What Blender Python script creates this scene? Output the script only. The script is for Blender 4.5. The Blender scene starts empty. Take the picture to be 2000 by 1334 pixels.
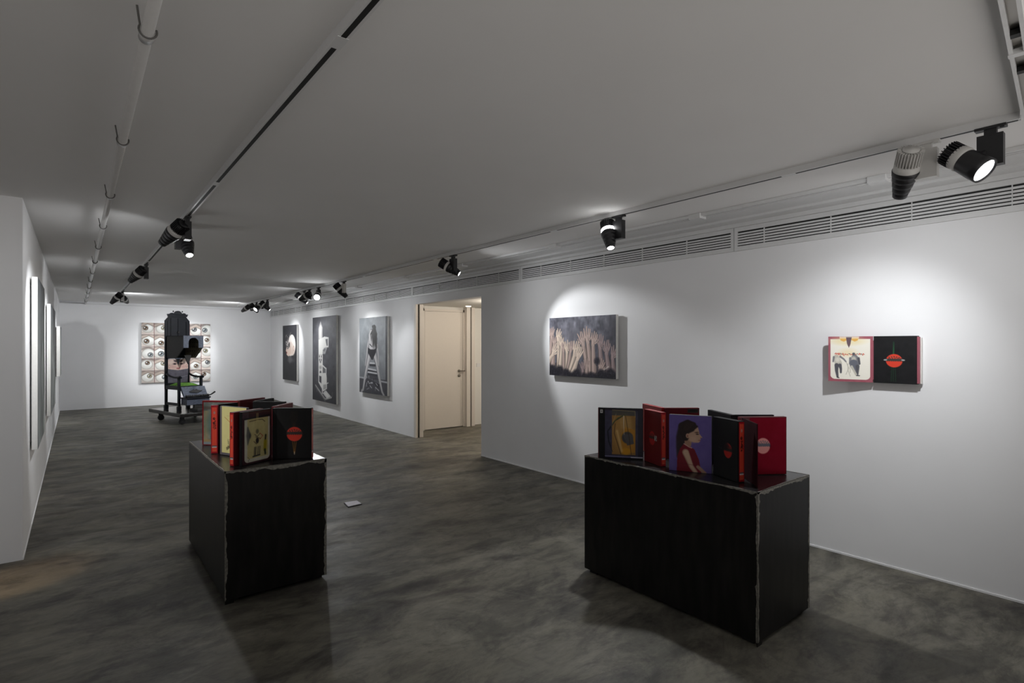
import bpy, bmesh, math, random
import numpy as np
from mathutils import Vector, Matrix
random.seed(7)
rng = np.random.default_rng(11)
sc = bpy.context.scene
col = sc.collection
V = Vector

# ------------------------------------------------------------------ camera, world, exposure
cam_d = bpy.data.cameras.new('camera'); cam = bpy.data.objects.new('camera', cam_d); col.objects.link(cam)
cam_d.sensor_width = 36.0; cam_d.lens = 36.0 * 1060 / 2000; cam_d.clip_start = 0.02; cam_d.clip_end = 60
YAW = math.atan(852 / 1060)
cam.location = (0, 0, 1.5)
cam.rotation_euler = (math.radians(90), 0, -YAW)
cam_d.shift_y = 7.5 / 2000
sc.camera = cam
w = bpy.data.worlds.new('world'); sc.world = w; w.use_nodes = True
# world added as fill: bright below the horizon to lift the ceiling, dim above
WN = w.node_tree; _tc = WN.nodes.new('ShaderNodeTexCoord'); _sx = WN.nodes.new('ShaderNodeSeparateXYZ'); _rp = WN.nodes.new('ShaderNodeValToRGB')
_mr = WN.nodes.new('ShaderNodeMapRange'); _mr.inputs[1].default_value = -1; _mr.inputs[2].default_value = 1
WN.links.new(_tc.outputs['Generated'], _sx.inputs[0]); WN.links.new(_sx.outputs['Z'], _mr.inputs[0]); WN.links.new(_mr.outputs[0], _rp.inputs[0])
_rp.color_ramp.elements[0].position = 0.42; _rp.color_ramp.elements[0].color = (1.0, 0.96, 0.92, 1)
_rp.color_ramp.elements[1].position = 0.52; _rp.color_ramp.elements[1].color = (0.05, 0.049, 0.048, 1)
WN.links.new(_rp.outputs[0], WN.nodes['Background'].inputs[0])
WN.nodes['Background'].inputs[1].default_value = 1.35
sc.view_settings.view_transform = 'Standard'; sc.view_settings.look = 'None'
sc.view_settings.exposure = 0.0; sc.view_settings.gamma = 1.0; sc.view_settings.use_curve_mapping = False

H = 2.53            # ceiling height
XW = 4.29           # right wall
XL = -0.29          # left wall
YB = 16.2           # far wall

# ------------------------------------------------------------------ colours and materials
def s2l(c):
    c = np.asarray(c, dtype=float)
    return np.where(c <= 0.04045, c / 12.92, ((c + 0.055) / 1.055) ** 2.4)
def rgb(r, g, b):
    l = s2l(np.array([r, g, b]) / 255.0); return (float(l[0]), float(l[1]), float(l[2]), 1.0)

def mat(name, color, rough=0.6, metal=0.0, noise=0.0, scale=30.0, bump=0.0, spec=0.5, coat=0.0, stretch=(1, 1, 1)):
    m = bpy.data.materials.new(name); m.use_nodes = True
    nt = m.node_tree; b = nt.nodes['Principled BSDF']
    b.inputs['Roughness'].default_value = rough; b.inputs['Metallic'].default_value = metal
    b.inputs['Specular IOR Level'].default_value = spec
    b.inputs['Coat Weight'].default_value = coat; b.inputs['Coat Roughness'].default_value = 0.12
    tc = nt.nodes.new('ShaderNodeTexCoord'); mp = nt.nodes.new('ShaderNodeMapping'); mp.inputs['Scale'].default_value = stretch
    nz = nt.nodes.new('ShaderNodeTexNoise'); nz.inputs['Scale'].default_value = scale; nz.inputs['Detail'].default_value = 5
    nt.links.new(tc.outputs['Object'], mp.inputs[0]); nt.links.new(mp.outputs[0], nz.inputs['Vector'])
    rp = nt.nodes.new('ShaderNodeValToRGB')
    c = np.array(color[:3])
    lo = np.clip(c * (1 - noise), 0, 1); hi = np.clip(c * (1 + noise), 0, 1)
    rp.color_ramp.elements[0].position = 0.3; rp.color_ramp.elements[1].position = 0.7
    rp.color_ramp.elements[0].color = (*lo, 1); rp.color_ramp.elements[1].color = (*hi, 1)
    nt.links.new(nz.outputs['Fac'], rp.inputs[0]); nt.links.new(rp.outputs[0], b.inputs['Base Color'])
    if bump:
        bp = nt.nodes.new('ShaderNodeBump'); bp.inputs['Strength'].default_value = bump; bp.inputs['Distance'].default_value = 0.004
        nt.links.new(nz.outputs['Fac'], bp.inputs['Height']); nt.links.new(bp.outputs[0], b.inputs['Normal'])
    return m

def emit(name, color, strength):
    m = bpy.data.materials.new(name); m.use_nodes = True
    nt = m.node_tree; nt.nodes.clear()
    e = nt.nodes.new('ShaderNodeEmission'); e.inputs[0].default_value = color; e.inputs[1].default_value = strength
    o = nt.nodes.new('ShaderNodeOutputMaterial'); nt.links.new(e.outputs[0], o.inputs[0])
    return m

def floor_material():
    m = bpy.data.materials.new('polished_concrete'); m.use_nodes = True
    nt = m.node_tree; N = nt.nodes.new; L = nt.links.new; b = nt.nodes['Principled BSDF']
    tc = N('ShaderNodeTexCoord')
    def nz(scale, stretch, detail=8, dist=0.0, rot=0.0, rough=0.6):
        mp = N('ShaderNodeMapping'); mp.inputs['Scale'].default_value = stretch; mp.inputs['Rotation'].default_value = (0, 0, rot)
        t = N('ShaderNodeTexNoise'); t.inputs['Scale'].default_value = scale; t.inputs['Detail'].default_value = detail
        t.inputs['Distortion'].default_value = dist; t.inputs['Roughness'].default_value = rough
        L(tc.outputs['Object'], mp.inputs[0]); L(mp.outputs[0], t.inputs['Vector']); return t
    def ramp(src, stops):
        r = N('ShaderNodeValToRGB'); e = r.color_ramp.elements
        while len(e) < len(stops): e.new(0.5)
        for i, (p, c) in enumerate(stops): e[i].position = p; e[i].color = c if len(c) == 4 else (*c, 1)
        L(src, r.inputs[0]); return r
    def mix(mode, fac, a, c):
        x = N('ShaderNodeMix'); x.data_type = 'RGBA'; x.blend_type = mode
        if isinstance(fac, float): x.inputs[0].default_value = fac
        else: L(fac, x.inputs[0])
        L(a, x.inputs[6])
        if isinstance(c, tuple): x.inputs[7].default_value = c
        else: L(c, x.inputs[7])
        return x.outputs[2]
    base = ramp(nz(0.9, (1, 1, 1), 6, 0.4).outputs[0], [(0.3, (0.102, 0.095, 0.074)), (0.5, (0.140, 0.131, 0.104)), (0.68, (0.200, 0.190, 0.156))])
    streak = ramp(nz(1.5, (0.75, 1.9, 1), 12, 1.2, 0.5).outputs[0], [(0.38, (0.55, 0.55, 0.56)), (0.48, (0.93, 0.93, 0.93)), (0.64, (1.12, 1.12, 1.10))])
    fine = ramp(nz(4.0, (0.8, 1.5, 1), 12, 1.0, 1.1, 0.70).outputs[0], [(0.38, (0.62, 0.61, 0.62)), (0.5, (1.0, 1.0, 1.0)), (0.7, (1.15, 1.15, 1.14))])
    blot = ramp(nz(1.3, (1.0, 1.7, 1), 15, 0.7, 0.75, 0.70).outputs[0], [(0.53, (1, 1, 1)), (0.60, (0.60, 0.58, 0.62)), (0.70, (0.46, 0.44, 0.48))])
    c = mix('MULTIPLY', 1.0, base.outputs[0], streak.outputs[0])
    c = mix('MULTIPLY', 0.9, c, fine.outputs[0])
    c = mix('MULTIPLY', 0.95, c, blot.outputs[0])
    patch = ramp(nz(2.2, (0.9, 1.6, 1), 15, 0.5, 0.9, 0.8).outputs[0], [(0.47, (1.10, 1.10, 1.10)), (0.515, (0.97, 0.97, 0.97)), (0.56, (0.72, 0.71, 0.74))])
    c = mix('MULTIPLY', 0.8, c, patch.outputs[0])
    speck = ramp(nz(26.0, (0.6, 1.6, 1), 6, 0.2, 0.5, 0.7).outputs[0], [(0.35, (0.82, 0.82, 0.82)), (0.6, (1.04, 1.04, 1.04)), (0.75, (1.2, 1.2, 1.18))])
    c = mix('MULTIPLY', 0.7, c, speck.outputs[0])
    L(c, b.inputs['Base Color'])
    rr = N('ShaderNodeMapRange'); rr.inputs[1].default_value = 0.3; rr.inputs[2].default_value = 0.7
    rr.inputs[3].default_value = 0.40; rr.inputs[4].default_value = 0.62
    L(nz(3.0, (1, 2, 1), 8, 0.6, 0.7).outputs[0], rr.inputs[0]); L(rr.outputs[0], b.inputs['Roughness'])
    bp = N('ShaderNodeBump'); bp.inputs['Strength'].default_value = 0.10; bp.inputs['Distance'].default_value = 0.01
    L(nz(9.0, (1, 2, 1), 8, 0.5, 0.6).outputs[0], bp.inputs['Height']); L(bp.outputs[0], b.inputs['Normal'])
    b.inputs['Specular IOR Level'].default_value = 0.34
    return m

def art_material(name, rough=0.5, coat=0.0):
    m = bpy.data.materials.new(name); m.use_nodes = True
    nt = m.node_tree; b = nt.nodes['Principled BSDF']; b.inputs['Roughness'].default_value = rough
    b.inputs['Specular IOR Level'].default_value = 0.3
    b.inputs['Coat Weight'].default_value = coat; b.inputs['Coat Roughness'].default_value = 0.15
    a = nt.nodes.new('ShaderNodeAttribute'); a.attribute_name = 'paint'
    nt.links.new(a.outputs['Color'], b.inputs['Base Color'])
    return m

M = {}
M['wall'] = mat('white_wall_paint', (0.86, 0.86, 0.87, 1), 0.85, noise=0.012, scale=3, bump=0.03)
M['ceiling'] = mat('ceiling_paint', (0.80, 0.79, 0.78, 1), 0.9, noise=0.012, scale=2)
M['floor'] = floor_material()
M['metal_white'] = mat('white_enamel', (0.70, 0.70, 0.70, 1), 0.38, noise=0.02)
M['pipe'] = mat('white_painted_pipe', (0.55, 0.54, 0.53, 1), 0.25, noise=0.02)
M['clip'] = mat('dull_grey_clip', (0.10, 0.095, 0.09, 1), 0.5)
M['slot'] = mat('black_slot', (0.006, 0.006, 0.006, 1), 0.6)
M['lamp_black'] = mat('black_lamp_enamel', (0.012, 0.012, 0.014, 1), 0.42, noise=0.1)
M['lamp_white'] = mat('white_lamp_enamel', (0.62, 0.61, 0.59, 1), 0.4, noise=0.02)
M['steel'] = mat('blackened_steel_sheet', (0.0065, 0.0058, 0.0055, 1), 0.42, 0.0, spec=0.28, noise=0.8, scale=7, bump=0.04, stretch=(3, 3, 0.6))
M['steel_top'] = mat('blackened_steel_top', (0.018, 0.0165, 0.0175, 1), 0.27, 0.0, spec=0.35, noise=0.3, scale=6)
M['seam'] = mat('ground_grey_weld', (0.20, 0.19, 0.165, 1), 0.6, 0.0, noise=0.45, scale=60, bump=0.3)
M['red'] = mat('burgundy_book_cloth', (0.10, 0.005, 0.010, 1), 0.45, noise=0.12, scale=25, coat=0.05, spec=0.3)
M['red_bright'] = mat('red_book_cloth', (0.24, 0.008, 0.012, 1), 0.42, noise=0.1, coat=0.08, spec=0.35)
M['black'] = mat('black_book_cloth', (0.006, 0.006, 0.007, 1), 0.5, noise=0.2, spec=0.18)
M['maroon'] = mat('dark_maroon_lining', (0.022, 0.002, 0.004, 1), 0.75, noise=0.1, spec=0.08)
M['board_grey'] = mat('grey_book_board', (0.07, 0.065, 0.075, 1), 0.5, noise=0.1)
M['canvas'] = mat('white_primed_canvas_edge', (0.74, 0.73, 0.70, 1), 0.8, noise=0.03, scale=60, bump=0.1)
M['canvas_grey'] = mat('grey_canvas_edge', (0.42, 0.42, 0.43, 1), 0.8, noise=0.05)
M['chair'] = mat('black_lacquered_wood', (0.011, 0.013, 0.019, 1), 0.4, noise=0.3, scale=9, spec=0.22)
M['chair_grain'] = mat('grained_wood_blue_sheen', (0.085, 0.10, 0.14, 1), 0.45, noise=0.5, scale=30, stretch=(1, 1, 4))  # blue-grey of reflections on the black wood is put into this colour
M['chair_dark'] = mat('dark_brown_leather', (0.024, 0.022, 0.021, 1), 0.6, noise=0.15)
M['cushion'] = mat('green_cushion_fabric', (0.11, 0.27, 0.025, 1), 0.8, noise=0.55, scale=12, bump=0.3)
M['platform'] = mat('dark_stained_platform', (0.013, 0.011, 0.010, 1), 0.30, noise=0.4, scale=12, bump=0.05, coat=0.4)
M['platform_top'] = mat('glossy_black_platform_top', (0.015, 0.014, 0.013, 1), 0.22, noise=0.3, scale=5, coat=0.15, spec=0.35)
M['rubber'] = mat('black_rubber', (0.01, 0.01, 0.012, 1), 0.6)
M['door'] = mat('cream_door_paint', (0.70, 0.655, 0.60, 1), 0.5, noise=0.01)
M['corridor'] = mat('corridor_wall_paint', (0.74, 0.73, 0.69, 1), 0.85, noise=0.01)
M['chrome'] = mat('brushed_steel', (0.32, 0.30, 0.27, 1), 0.3, 1.0)
M['plate'] = mat('brushed_steel_floor_plate', (0.45, 0.43, 0.46, 1), 0.45, 0.6, noise=0.1)
M['art'] = art_material('painted_canvas', 0.55)
M['art_gloss'] = art_material('varnished_panel', 0.45, 0.0)
M['art_matt'] = art_material('matt_cover', 0.8); M['art_matt'].node_tree.nodes['Principled BSDF'].inputs['Specular IOR Level'].default_value = 0.1
M['spine_paint'] = art_material('printed_spine', 0.32, 0.5)
M['pink'] = mat('faded_red_cloth', (0.36, 0.10, 0.13, 1), 0.5, noise=0.05)
M['label_white'] = mat('white_sticker', (0.6, 0.6, 0.6, 1), 0.6)
M['lens_soft'] = emit('lit_lamp_lens', (1, 0.99, 0.96, 1), 6)
M['lens_bright'] = emit('bright_lamp_lens', (0.97, 0.98, 1, 1), 10)
M['ring_lit'] = emit('lit_lamp_ring', (1, 1, 1, 1), 18)
M['downlight'] = emit('warm_downlight', (1, 0.85, 0.66, 1), 12)

# ------------------------------------------------------------------ mesh building
class MB:
    def __init__(s, origin=(0, 0, 0)):
        s.bm = bmesh.new(); s.o = V(origin)
    def _v(s, p, M4=None):
        p = V(p)
        if M4 is not None: p = M4 @ p
        return s.bm.verts.new(p - s.o)
    def face(s, vs, smooth=False):
        try:
            f = s.bm.faces.new(vs); f.smooth = smooth; return f
        except ValueError: return None
    def hexa(s, pts, M4=None):
        v = [s._v(p, M4) for p in pts]
        for q in ((3, 2, 1, 0), (4, 5, 6, 7), (0, 1, 5, 4), (1, 2, 6, 5), (2, 3, 7, 6), (3, 0, 4, 7)): s.face([v[i] for i in q])
        return s
    def box(s, lo, hi, M4=None):
        (a, b, c), (d, e, f) = lo, hi
        return s.hexa([(a, b, c), (d, b, c), (d, e, c), (a, e, c), (a, b, f), (d, b, f), (d, e, f), (a, e, f)], M4)
    def prism(s, poly, vec, M4=None):
        vec = V(vec)
        a = [s._v(p, M4) for p in poly]; b = [s._v(V(p) + vec, M4) for p in poly]
        n = len(a); s.face(a[::-1]); s.face(b)
        for i in range(n): s.face([a[i], a[(i + 1) % n], b[(i + 1) % n], b[i]])
        return s
    def lathe(s, prof, n=24, M4=None, smooth=True, cap=True, sy=1.0):
        rings = []
        for r, z in prof:
            rings.append([s._v((r * math.cos(2 * math.pi * i / n), r * sy * math.sin(2 * math.pi * i / n), z), M4) for i in range(n)])
        for a, b in zip(rings[:-1], rings[1:]):
            for i in range(n): s.face([a[i], a[(i + 1) % n], b[(i + 1) % n], b[i]], smooth)
        if cap: s.face(rings[0][::-1]); s.face(rings[-1])
        return s
    def tube(s, pts, r, n=10, cap=True):
        pts = [V(p) for p in pts]; rs = r if isinstance(r, (list, tuple)) else [r] * len(pts)
        rings = []; up = None
        for i, p in enumerate(pts):
            t = (pts[min(i + 1, len(pts) - 1)] - pts[max(i - 1, 0)]).normalized()
            if up is None: up = V((0, 0, 1)) if abs(t.z) < 0.9 else V((1, 0, 0))
            a = t.cross(up).normalized(); up = a.cross(t).normalized()
            rings.append([s._v(p + (a * math.cos(2 * math.pi * k / n) + up * math.sin(2 * math.pi * k / n)) * rs[i]) for k in range(n)])
        for a, b in zip(rings[:-1], rings[1:]):
            for i in range(n): s.face([a[i], a[(i + 1) % n], b[(i + 1) % n], b[i]], True)
        if cap: s.face(rings[0][::-1]); s.face(rings[-1])
        return s
    def build(s, name, m, parent=None, bevel=0.0):
        bmesh.ops.remove_doubles(s.bm, verts=s.bm.verts, dist=1e-6)
        bmesh.ops.recalc_face_normals(s.bm, faces=s.bm.faces)
        me = bpy.data.meshes.new(name); s.bm.to_mesh(me); s.bm.free()
        me.materials.append(m)
        o = bpy.data.objects.new(name, me); col.objects.link(o)
        if parent is not None: o.parent = parent
        else: o.location = s.o
        if bevel:
            b = o.modifiers.new('bevel', 'BEVEL'); b.width = bevel; b.segments = 2; b.limit_method = 'ANGLE'
        return o

def tag(o, label=None, cat=None, group=None, kind=None):
    if label: o['label'] = label
    if cat: o['category'] = cat
    if group: o['group'] = group
    if kind: o['kind'] = kind
    return o
def thing(name, label, cat, loc=(0, 0, 0), group=None):
    o = bpy.data.objects.new(name, None); col.objects.link(o); o.location = loc; o.empty_display_size = 0.1
    return tag(o, label, cat, group)
def struct(mb, name, m):
    return tag(mb.build(name, m), kind='structure')

# ------------------------------------------------------------------ painting by numbers: a raster turned into a fine coloured mesh
class Cv:
    def __init__(s, W, rows, bg):
        s.W = W; s.n = rows; s.m = max(4, int(round(rows * W)))
        s.x, s.y = np.meshgrid((np.arange(s.m) + 0.5) / s.m * W, (np.arange(rows) + 0.5) / rows)
        s.a = np.zeros((rows, s.m, 3)); s.a[:] = np.array(bg) / 255.0
        s.px = 1.0 / rows
    def put(s, mask, c, a=1.0):
        k = (np.clip(mask, 0, 1) * a)[..., None]; c = np.array(c, dtype=float)
        if c.ndim == 1: c = c / 255.0
        s.a = s.a * (1 - k) + c * k; return s
    def ell(s, cx, cy, rx, ry, c, rot=0, soft=1.2, a=1.0):
        dx, dy = s.x - cx, s.y - cy; co, si = math.cos(rot), math.sin(rot)
        u = (dx * co + dy * si) / rx; v = (-dx * si + dy * co) / ry
        d = (1 - np.sqrt(u * u + v * v)) * min(rx, ry)
        return s.put(d / (soft * s.px) + 0.5, c, a)
    def stroke(s, pts, wd, c, soft=1.2, a=1.0):
        best = np.full(s.x.shape, -9.0)
        wd = wd if isinstance(wd, (list, tuple)) else [wd] * len(pts)
        for (p, q, r0, r1) in zip(pts[:-1], pts[1:], wd[:-1], wd[1:]):
            vx, vy = q[0] - p[0], q[1] - p[1]; L = vx * vx + vy * vy + 1e-9
            t = np.clip(((s.x - p[0]) * vx + (s.y - p[1]) * vy) / L, 0, 1)
            d = (r0 + (r1 - r0) * t) - np.hypot(s.x - p[0] - t * vx, s.y - p[1] - t * vy)
            best = np.maximum(best, d)
        return s.put(best / (soft * s.px) + 0.5, c, a)
    def poly(s, pts, c, a=1.0):
        ins = np.zeros(s.x.shape, bool); n = len(pts)
        for i in range(n):
            (x0, y0), (x1, y1) = pts[i], pts[(i + 1) % n]
            cond = ((y0 > s.y) != (y1 > s.y)) & (s.x < (x1 - x0) * (s.y - y0) / ((y1 - y0) if y1 != y0 else 1e-9) + x0)
            ins ^= cond
        return s.put(ins.astype(float), c, a)
    def rect(s, x0, y0, x1, y1, c, a=1.0):
        return s.put(((s.x > x0) & (s.x < x1) & (s.y > y0) & (s.y < y1)).astype(float), c, a)
    def noise(s, amp, cx=8, cy=8, tint=(1, 1, 1)):
        tot = np.zeros(s.x.shape); k = 1.0
        for o in range(3):
            gx, gy = int(cx * 2 ** o) + 2, int(cy * 2 ** o) + 2
            g = rng.standard_normal((gy, gx))
            fx = s.x / s.W * (gx - 1.001); fy = s.y * (gy - 1.001)
            ix, iy = fx.astype(int), fy.astype(int); fx -= ix; fy -= iy
            fx = fx * fx * (3 - 2 * fx); fy = fy * fy * (3 - 2 * fy)
            tot += k * ((g[iy, ix] * (1 - fx) + g[iy, ix + 1] * fx) * (1 - fy) + (g[iy + 1, ix] * (1 - fx) + g[iy + 1, ix + 1] * fx) * fy)
            k *= 0.55
        s.a = np.clip(s.a + amp * tot[..., None] * np.array(tint), 0, 1); return s
    def vgrad(s, c0, c1):
        t = s.y[..., None]; s.a = np.array(c0) / 255.0 * (1 - t) + np.array(c1) / 255.0 * t; return s
    def scribble(s, x0, y0, x1, y1, c, n=14, wd=0.004, a=1.0, seed=3):
        r = random.Random(seed); p = (r.uniform(x0, x1), y0)
        for i in range(n):
            q = (r.uniform(x0, x1), y0 + (y1 - y0) * (i + 1) / n + r.uniform(-1, 1) * (y1 - y0) * 0.06)
            s.stroke([p, q], wd * r.uniform(0.6, 1.5), c, a=a); p = q
        return s

def art_mesh(name, cv, tl, right, down, parent, m=None, gain=1.0):
    """cv on the rectangle tl, tl+right, tl+down (in the parent's space)"""
    n, k = cv.n, cv.m
    tl, right, down = np.array(tl, float), np.array(right, float), np.array(down, float)
    us = np.linspace(0, 1, k + 1); vs = np.linspace(0, 1, n + 1)
    P = tl + us[None, :, None] * right + vs[:, None, None] * down
    me = bpy.data.meshes.new(name)
    nv = (n + 1) * (k + 1); nf = n * k
    me.vertices.add(nv); me.vertices.foreach_set('co', P.reshape(-1).astype(np.float32))
    j, i = np.meshgrid(np.arange(k), np.arange(n)); a = i * (k + 1) + j
    q = np.stack([a, a + (k + 1), a + (k + 2), a + 1], -1).reshape(-1)
    me.loops.add(nf * 4); me.loops.foreach_set('vertex_index', q.astype(np.int32))
    me.polygons.add(nf); me.polygons.foreach_set('loop_start', np.arange(0, nf * 4, 4, dtype=np.int32))
    me.update(calc_edges=True)
    pad = np.pad(cv.a, ((0, 1), (0, 1), (0, 0)), mode='edge')
    pad[1:-1, 1:-1] = (cv.a[:-1, :-1] + cv.a[1:, :-1] + cv.a[:-1, 1:] + cv.a[1:, 1:]) / 4
    rgba = np.ones((nv, 4), np.float32); rgba[:, :3] = np.clip(s2l(np.clip(pad, 0, 1)) * gain, 0, 1).reshape(-1, 3)
    at = me.color_attributes.new('paint', 'FLOAT_COLOR', 'POINT'); at.data.foreach_set('color', rgba.reshape(-1))
    me.materials.append(m or M['art'])
    o = bpy.data.objects.new(name, me); col.objects.link(o); o.parent = parent
    return o

# ------------------------------------------------------------------ room shell
struct(MB().box((-2.6, -1.3, -0.1), (9.0, YB + 0.2, 0.0)), 'floor', M['floor'])
struct(MB().box((-2.6, -1.3, H), (XW + 0.14, YB + 0.2, H + 0.1)), 'ceiling', M['ceiling'])
struct(MB().box((-0.49, YB, 0), (XW + 0.14, YB + 0.2, H)), 'wall_back', M['wall'])
struct(MB().box((-2.6, 5.1, 0), (XL, YB, H)), 'wall_left', M['wall'])
struct(MB().box((-2.8, -1.3, 0), (-2.6, 5.3, H)), 'wall_side_block', M['wall'])  # unseen wall added to hold back world light from the left
Y0, Y1, ZT = 6.003, 7.825, 2.165
wr = MB()
wr.box((XW, -1.3, 0), (XW + 0.14, Y0, H))
wr.box((XW, Y1 + 0.06, 0), (XW + 0.14, YB, H))
wr.box((XW, Y0, ZT), (XW + 0.14, Y1 + 0.06, H))
struct(wr, 'wall_right', M['wall'])
# jamb with the pocket slot at the far side of the opening
j = MB(); j.box((XW, Y1, 0), (XW + 0.04, Y1 + 0.06, ZT)); j.box((XW + 0.075, Y1, 0), (XW + 0.14, Y1 + 0.06, ZT))
struct(j, 'trim_1', M['door'])
struct(MB().box((XW + 0.04, Y1 + 0.03, 0), (XW + 0.075, Y1 + 0.06, ZT)), 'trim_2', M['slot'])
# thin skirting shadow gap
def baseboard(name, lo, hi): struct(MB().box(lo, hi), name, M['wall'])
baseboard('baseboard_right', (XW - 0.006, -1.3, 0), (XW, Y0, 0.012))
baseboard('baseboard_left', (XL, 5.1, 0), (XL + 0.006, YB, 0.012))
# bulkhead step where wall and ceiling meet
tr = MB(); tr.box((4.13, -1.3, 2.505), (XW, YB, H)); tr.box((4.25, -1.3, 2.475), (XW, YB, 2.505)); tr.box((3.93, -1.3, H - 0.006), (4.13, YB, H))
struct(tr, 'trim_3', M['metal_white'])
struct(MB().box((XL, YB - 0.05, 2.465), (XW, YB, 2.478)), 'trim_4', M['metal_white'])
# corridor behind the opening
struct(MB().box((XW + 0.14, 8.44, 0), (9.0, 8.6, H)), 'wall_corridor_end', M['corridor'])
struct(MB().box((8.8, 4.0, 0), (9.0, 8.44, H)), 'wall_corridor_far', M['corridor'])
struct(MB().box((XW + 0.14, 4.0, 0), (8.8, 4.2, H)), 'wall_corridor_near', M['corridor'])
struct(MB().box((XW + 0.14, 4.0, 2.20), (9.0, 8.6, 2.35)), 'ceiling_corridor', M['corridor'])
pj = MB(); pj.box((5.62, 8.32, 0), (5.70, 8.44, 2.20)); pj.box((5.73, 8.32, 0), (5.80, 8.44, 2.20))
struct(pj, 'trim_5', M['door'])
struct(MB().box((5.70, 8.35, 0), (5.73, 8.44, 2.20)), 'trim_6', M['slot'])

# the corridor door
d = MB(); d.box((4.785, 8.405, 0.012), (5.585, 8.435, 2.105))
door = struct(d, 'door_1', M['door'])
MB().box((4.74, 8.40, 0), (4.78, 8.44, 2.15)).box((5.59, 8.40, 0), (5.62, 8.44, 2.15)).box((4.74, 8.40, 2.11), (5.62, 8.44, 2.15)).build('door_frame', M['door'], door)
hb = MB()
hb.lathe([(0.026, 0), (0.026, 0.012)], 20, Matrix.Translation((5.50, 8.405, 1.03)) @ Matrix.Rotation(math.radians(90), 4, 'X'))
hb.tube([(5.50, 8.395, 1.03), (5.50, 8.36, 1.03), (5.51, 8.35, 1.03), (5.60, 8.35, 1.03)], 0.011)
hb.build('door_handle', M['chrome'], door)
MB().lathe([(0.028, 0), (0.028, 0.014), (0.012, 0.016)], 20, Matrix.Translation((5.50, 8.405, 0.945)) @ Matrix.Rotation(math.radians(90), 4, 'X')).build('door_lock', M['chrome'], door)
tag(MB((5.95, 8.43, 1.12)).box((5.92, 8.43, 1.09), (6.0, 8.44, 1.16)).build('light_switch', M['metal_white']), 'white light switch on the corridor wall seen through the doorway', 'switch')
dl = MB((5.47, 8.05, 2.20)).lathe([(0.045, 2.194), (0.045, 2.20)], 24, Matrix.Translation((5.47, 8.05, 0)))
tag(dl.build('downlight', M['downlight']), 'small lit round downlight in the corridor ceiling beyond the doorway', 'ceiling light')

# ------------------------------------------------------------------ air grille along the top of the right wall
segs = [(-1.28, 2.363), (2.363, 5.146), (5.146, 7.91), (7.91, 10.7), (10.7, 13.5), (13.5, YB - 0.02)]
glabels = ['nearest white linear air grille panel above the wall-mounted book piece', 'white linear air grille panel above the raised hands painting',
           'white linear air grille panel over the doorway', 'white linear air grille panel above the figure painting beside the doorway',
           'white linear air grille panel above the tall chair painting', 'farthest white linear air grille panel, reaching the back corner']
for (a, b), lb in zip(segs, glabels):
    g = thing('air_grille', lb, 'air grille', (XW, a, 2.28), 'linear air grille panels')
    o = V((XW, a, 2.28))
    MB(o).box((XW - 0.006, a, 2.318), (XW - 0.001, b, 2.44)).build('backing', M['slot'], g)
    f = MB(o)
    f.box((XW - 0.022, a + 0.003, 2.282), (XW, b - 0.003, 2.318)); f.box((XW - 0.022, a + 0.003, 2.44), (XW, b - 0.003, 2.474))
    f.box((XW - 0.022, a + 0.003, 2.318), (XW, a + 0.028, 2.44)); f.box((XW - 0.022, b - 0.028, 2.318), (XW, b - 0.003, 2.44))
    f.build('frame', M['metal_white'], g)
    s = MB(o)
    for k in range(5):
        z = 2.3265 + k * 0.0217
        s.box((XW - 0.017, a + 0.02, z), (XW - 0.014, b - 0.02, z + 0.0140))
    s.build('slats', M['metal_white'], g)
    y = a + 0.45
    while y < b - 0.2:
        MB(o).box((XW - 0.021, y, 2.318), (XW - 0.005, y + 0.004, 2.44)).build('tie_bar', M['metal_white'], g); y += 0.49

# ------------------------------------------------------------------ ceiling tracks, trunking, pipe
def track(x, ya, yb, label):
    o = V((x, ya, H)); t = thing('ceiling_track', label, 'lighting track', o, 'ceiling lighting tracks')
    h = MB(o)
    h.box((x - 0.019, ya, H - 0.034), (x - 0.009, yb, H)); h.box((x + 0.009, ya, H - 0.034), (x + 0.019, yb, H)); h.box((x - 0.009, ya, H - 0.012), (x + 0.009, yb, H))
    h.build('rail', M['metal_white'], t)
    MB(o).box((x - 0.0088, ya + 0.01, H - 0.0345), (x + 0.0088, yb - 0.01, H - 0.012)).build('channel', M['slot'], t)
    y = ya + 1.0
    while y < yb:
        MB(o).box((x - 0.0195, y - 0.04, H - 0.0352), (x + 0.0195, y + 0.04, H - 0.03)).build('joiner', M['metal_white'], t); y += 2.0
    return t
track(3.25, 0.46, YB - 0.9, 'long white ceiling track running beside the right wall')
track(0.675, -1.25, YB - 2.4, 'white ceiling track on the left carrying the lamps near the pipe')
# cross track in the upper right corner
a, b = V((1.2, 0.235, H)), V((3.23, 0.43, H)); dd = (b - a); ang = math.atan2(dd.y, dd.x); L = dd.length
t = thing('ceiling_track', 'short cross track meeting the long one in the near right corner', 'lighting track', a, 'ceiling lighting tracks'); t.rotation_euler = (0, 0, ang)
MB().box((0, -0.024, -0.036), (L, -0.013, 0)).box((0, 0.013, -0.036), (L, 0.024, 0)).box((0, -0.013, -0.008), (L, 0.013, 0)).build('rail', M['metal_white'], t)
MB().box((0, -0.013, -0.014), (L, 0.013, -0.008)).build('channel', M['chrome'], t)
for q in (1.15, 1.48): MB().box((q, -0.013, -0.034), (q + 0.03, 0.013, -0.016)).build('contact', M['slot'], t)
MB().box((1.3, -0.027, -0.038), (1.33, 0.027, -0.02)).build('joiner', M['metal_white'], t)

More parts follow.
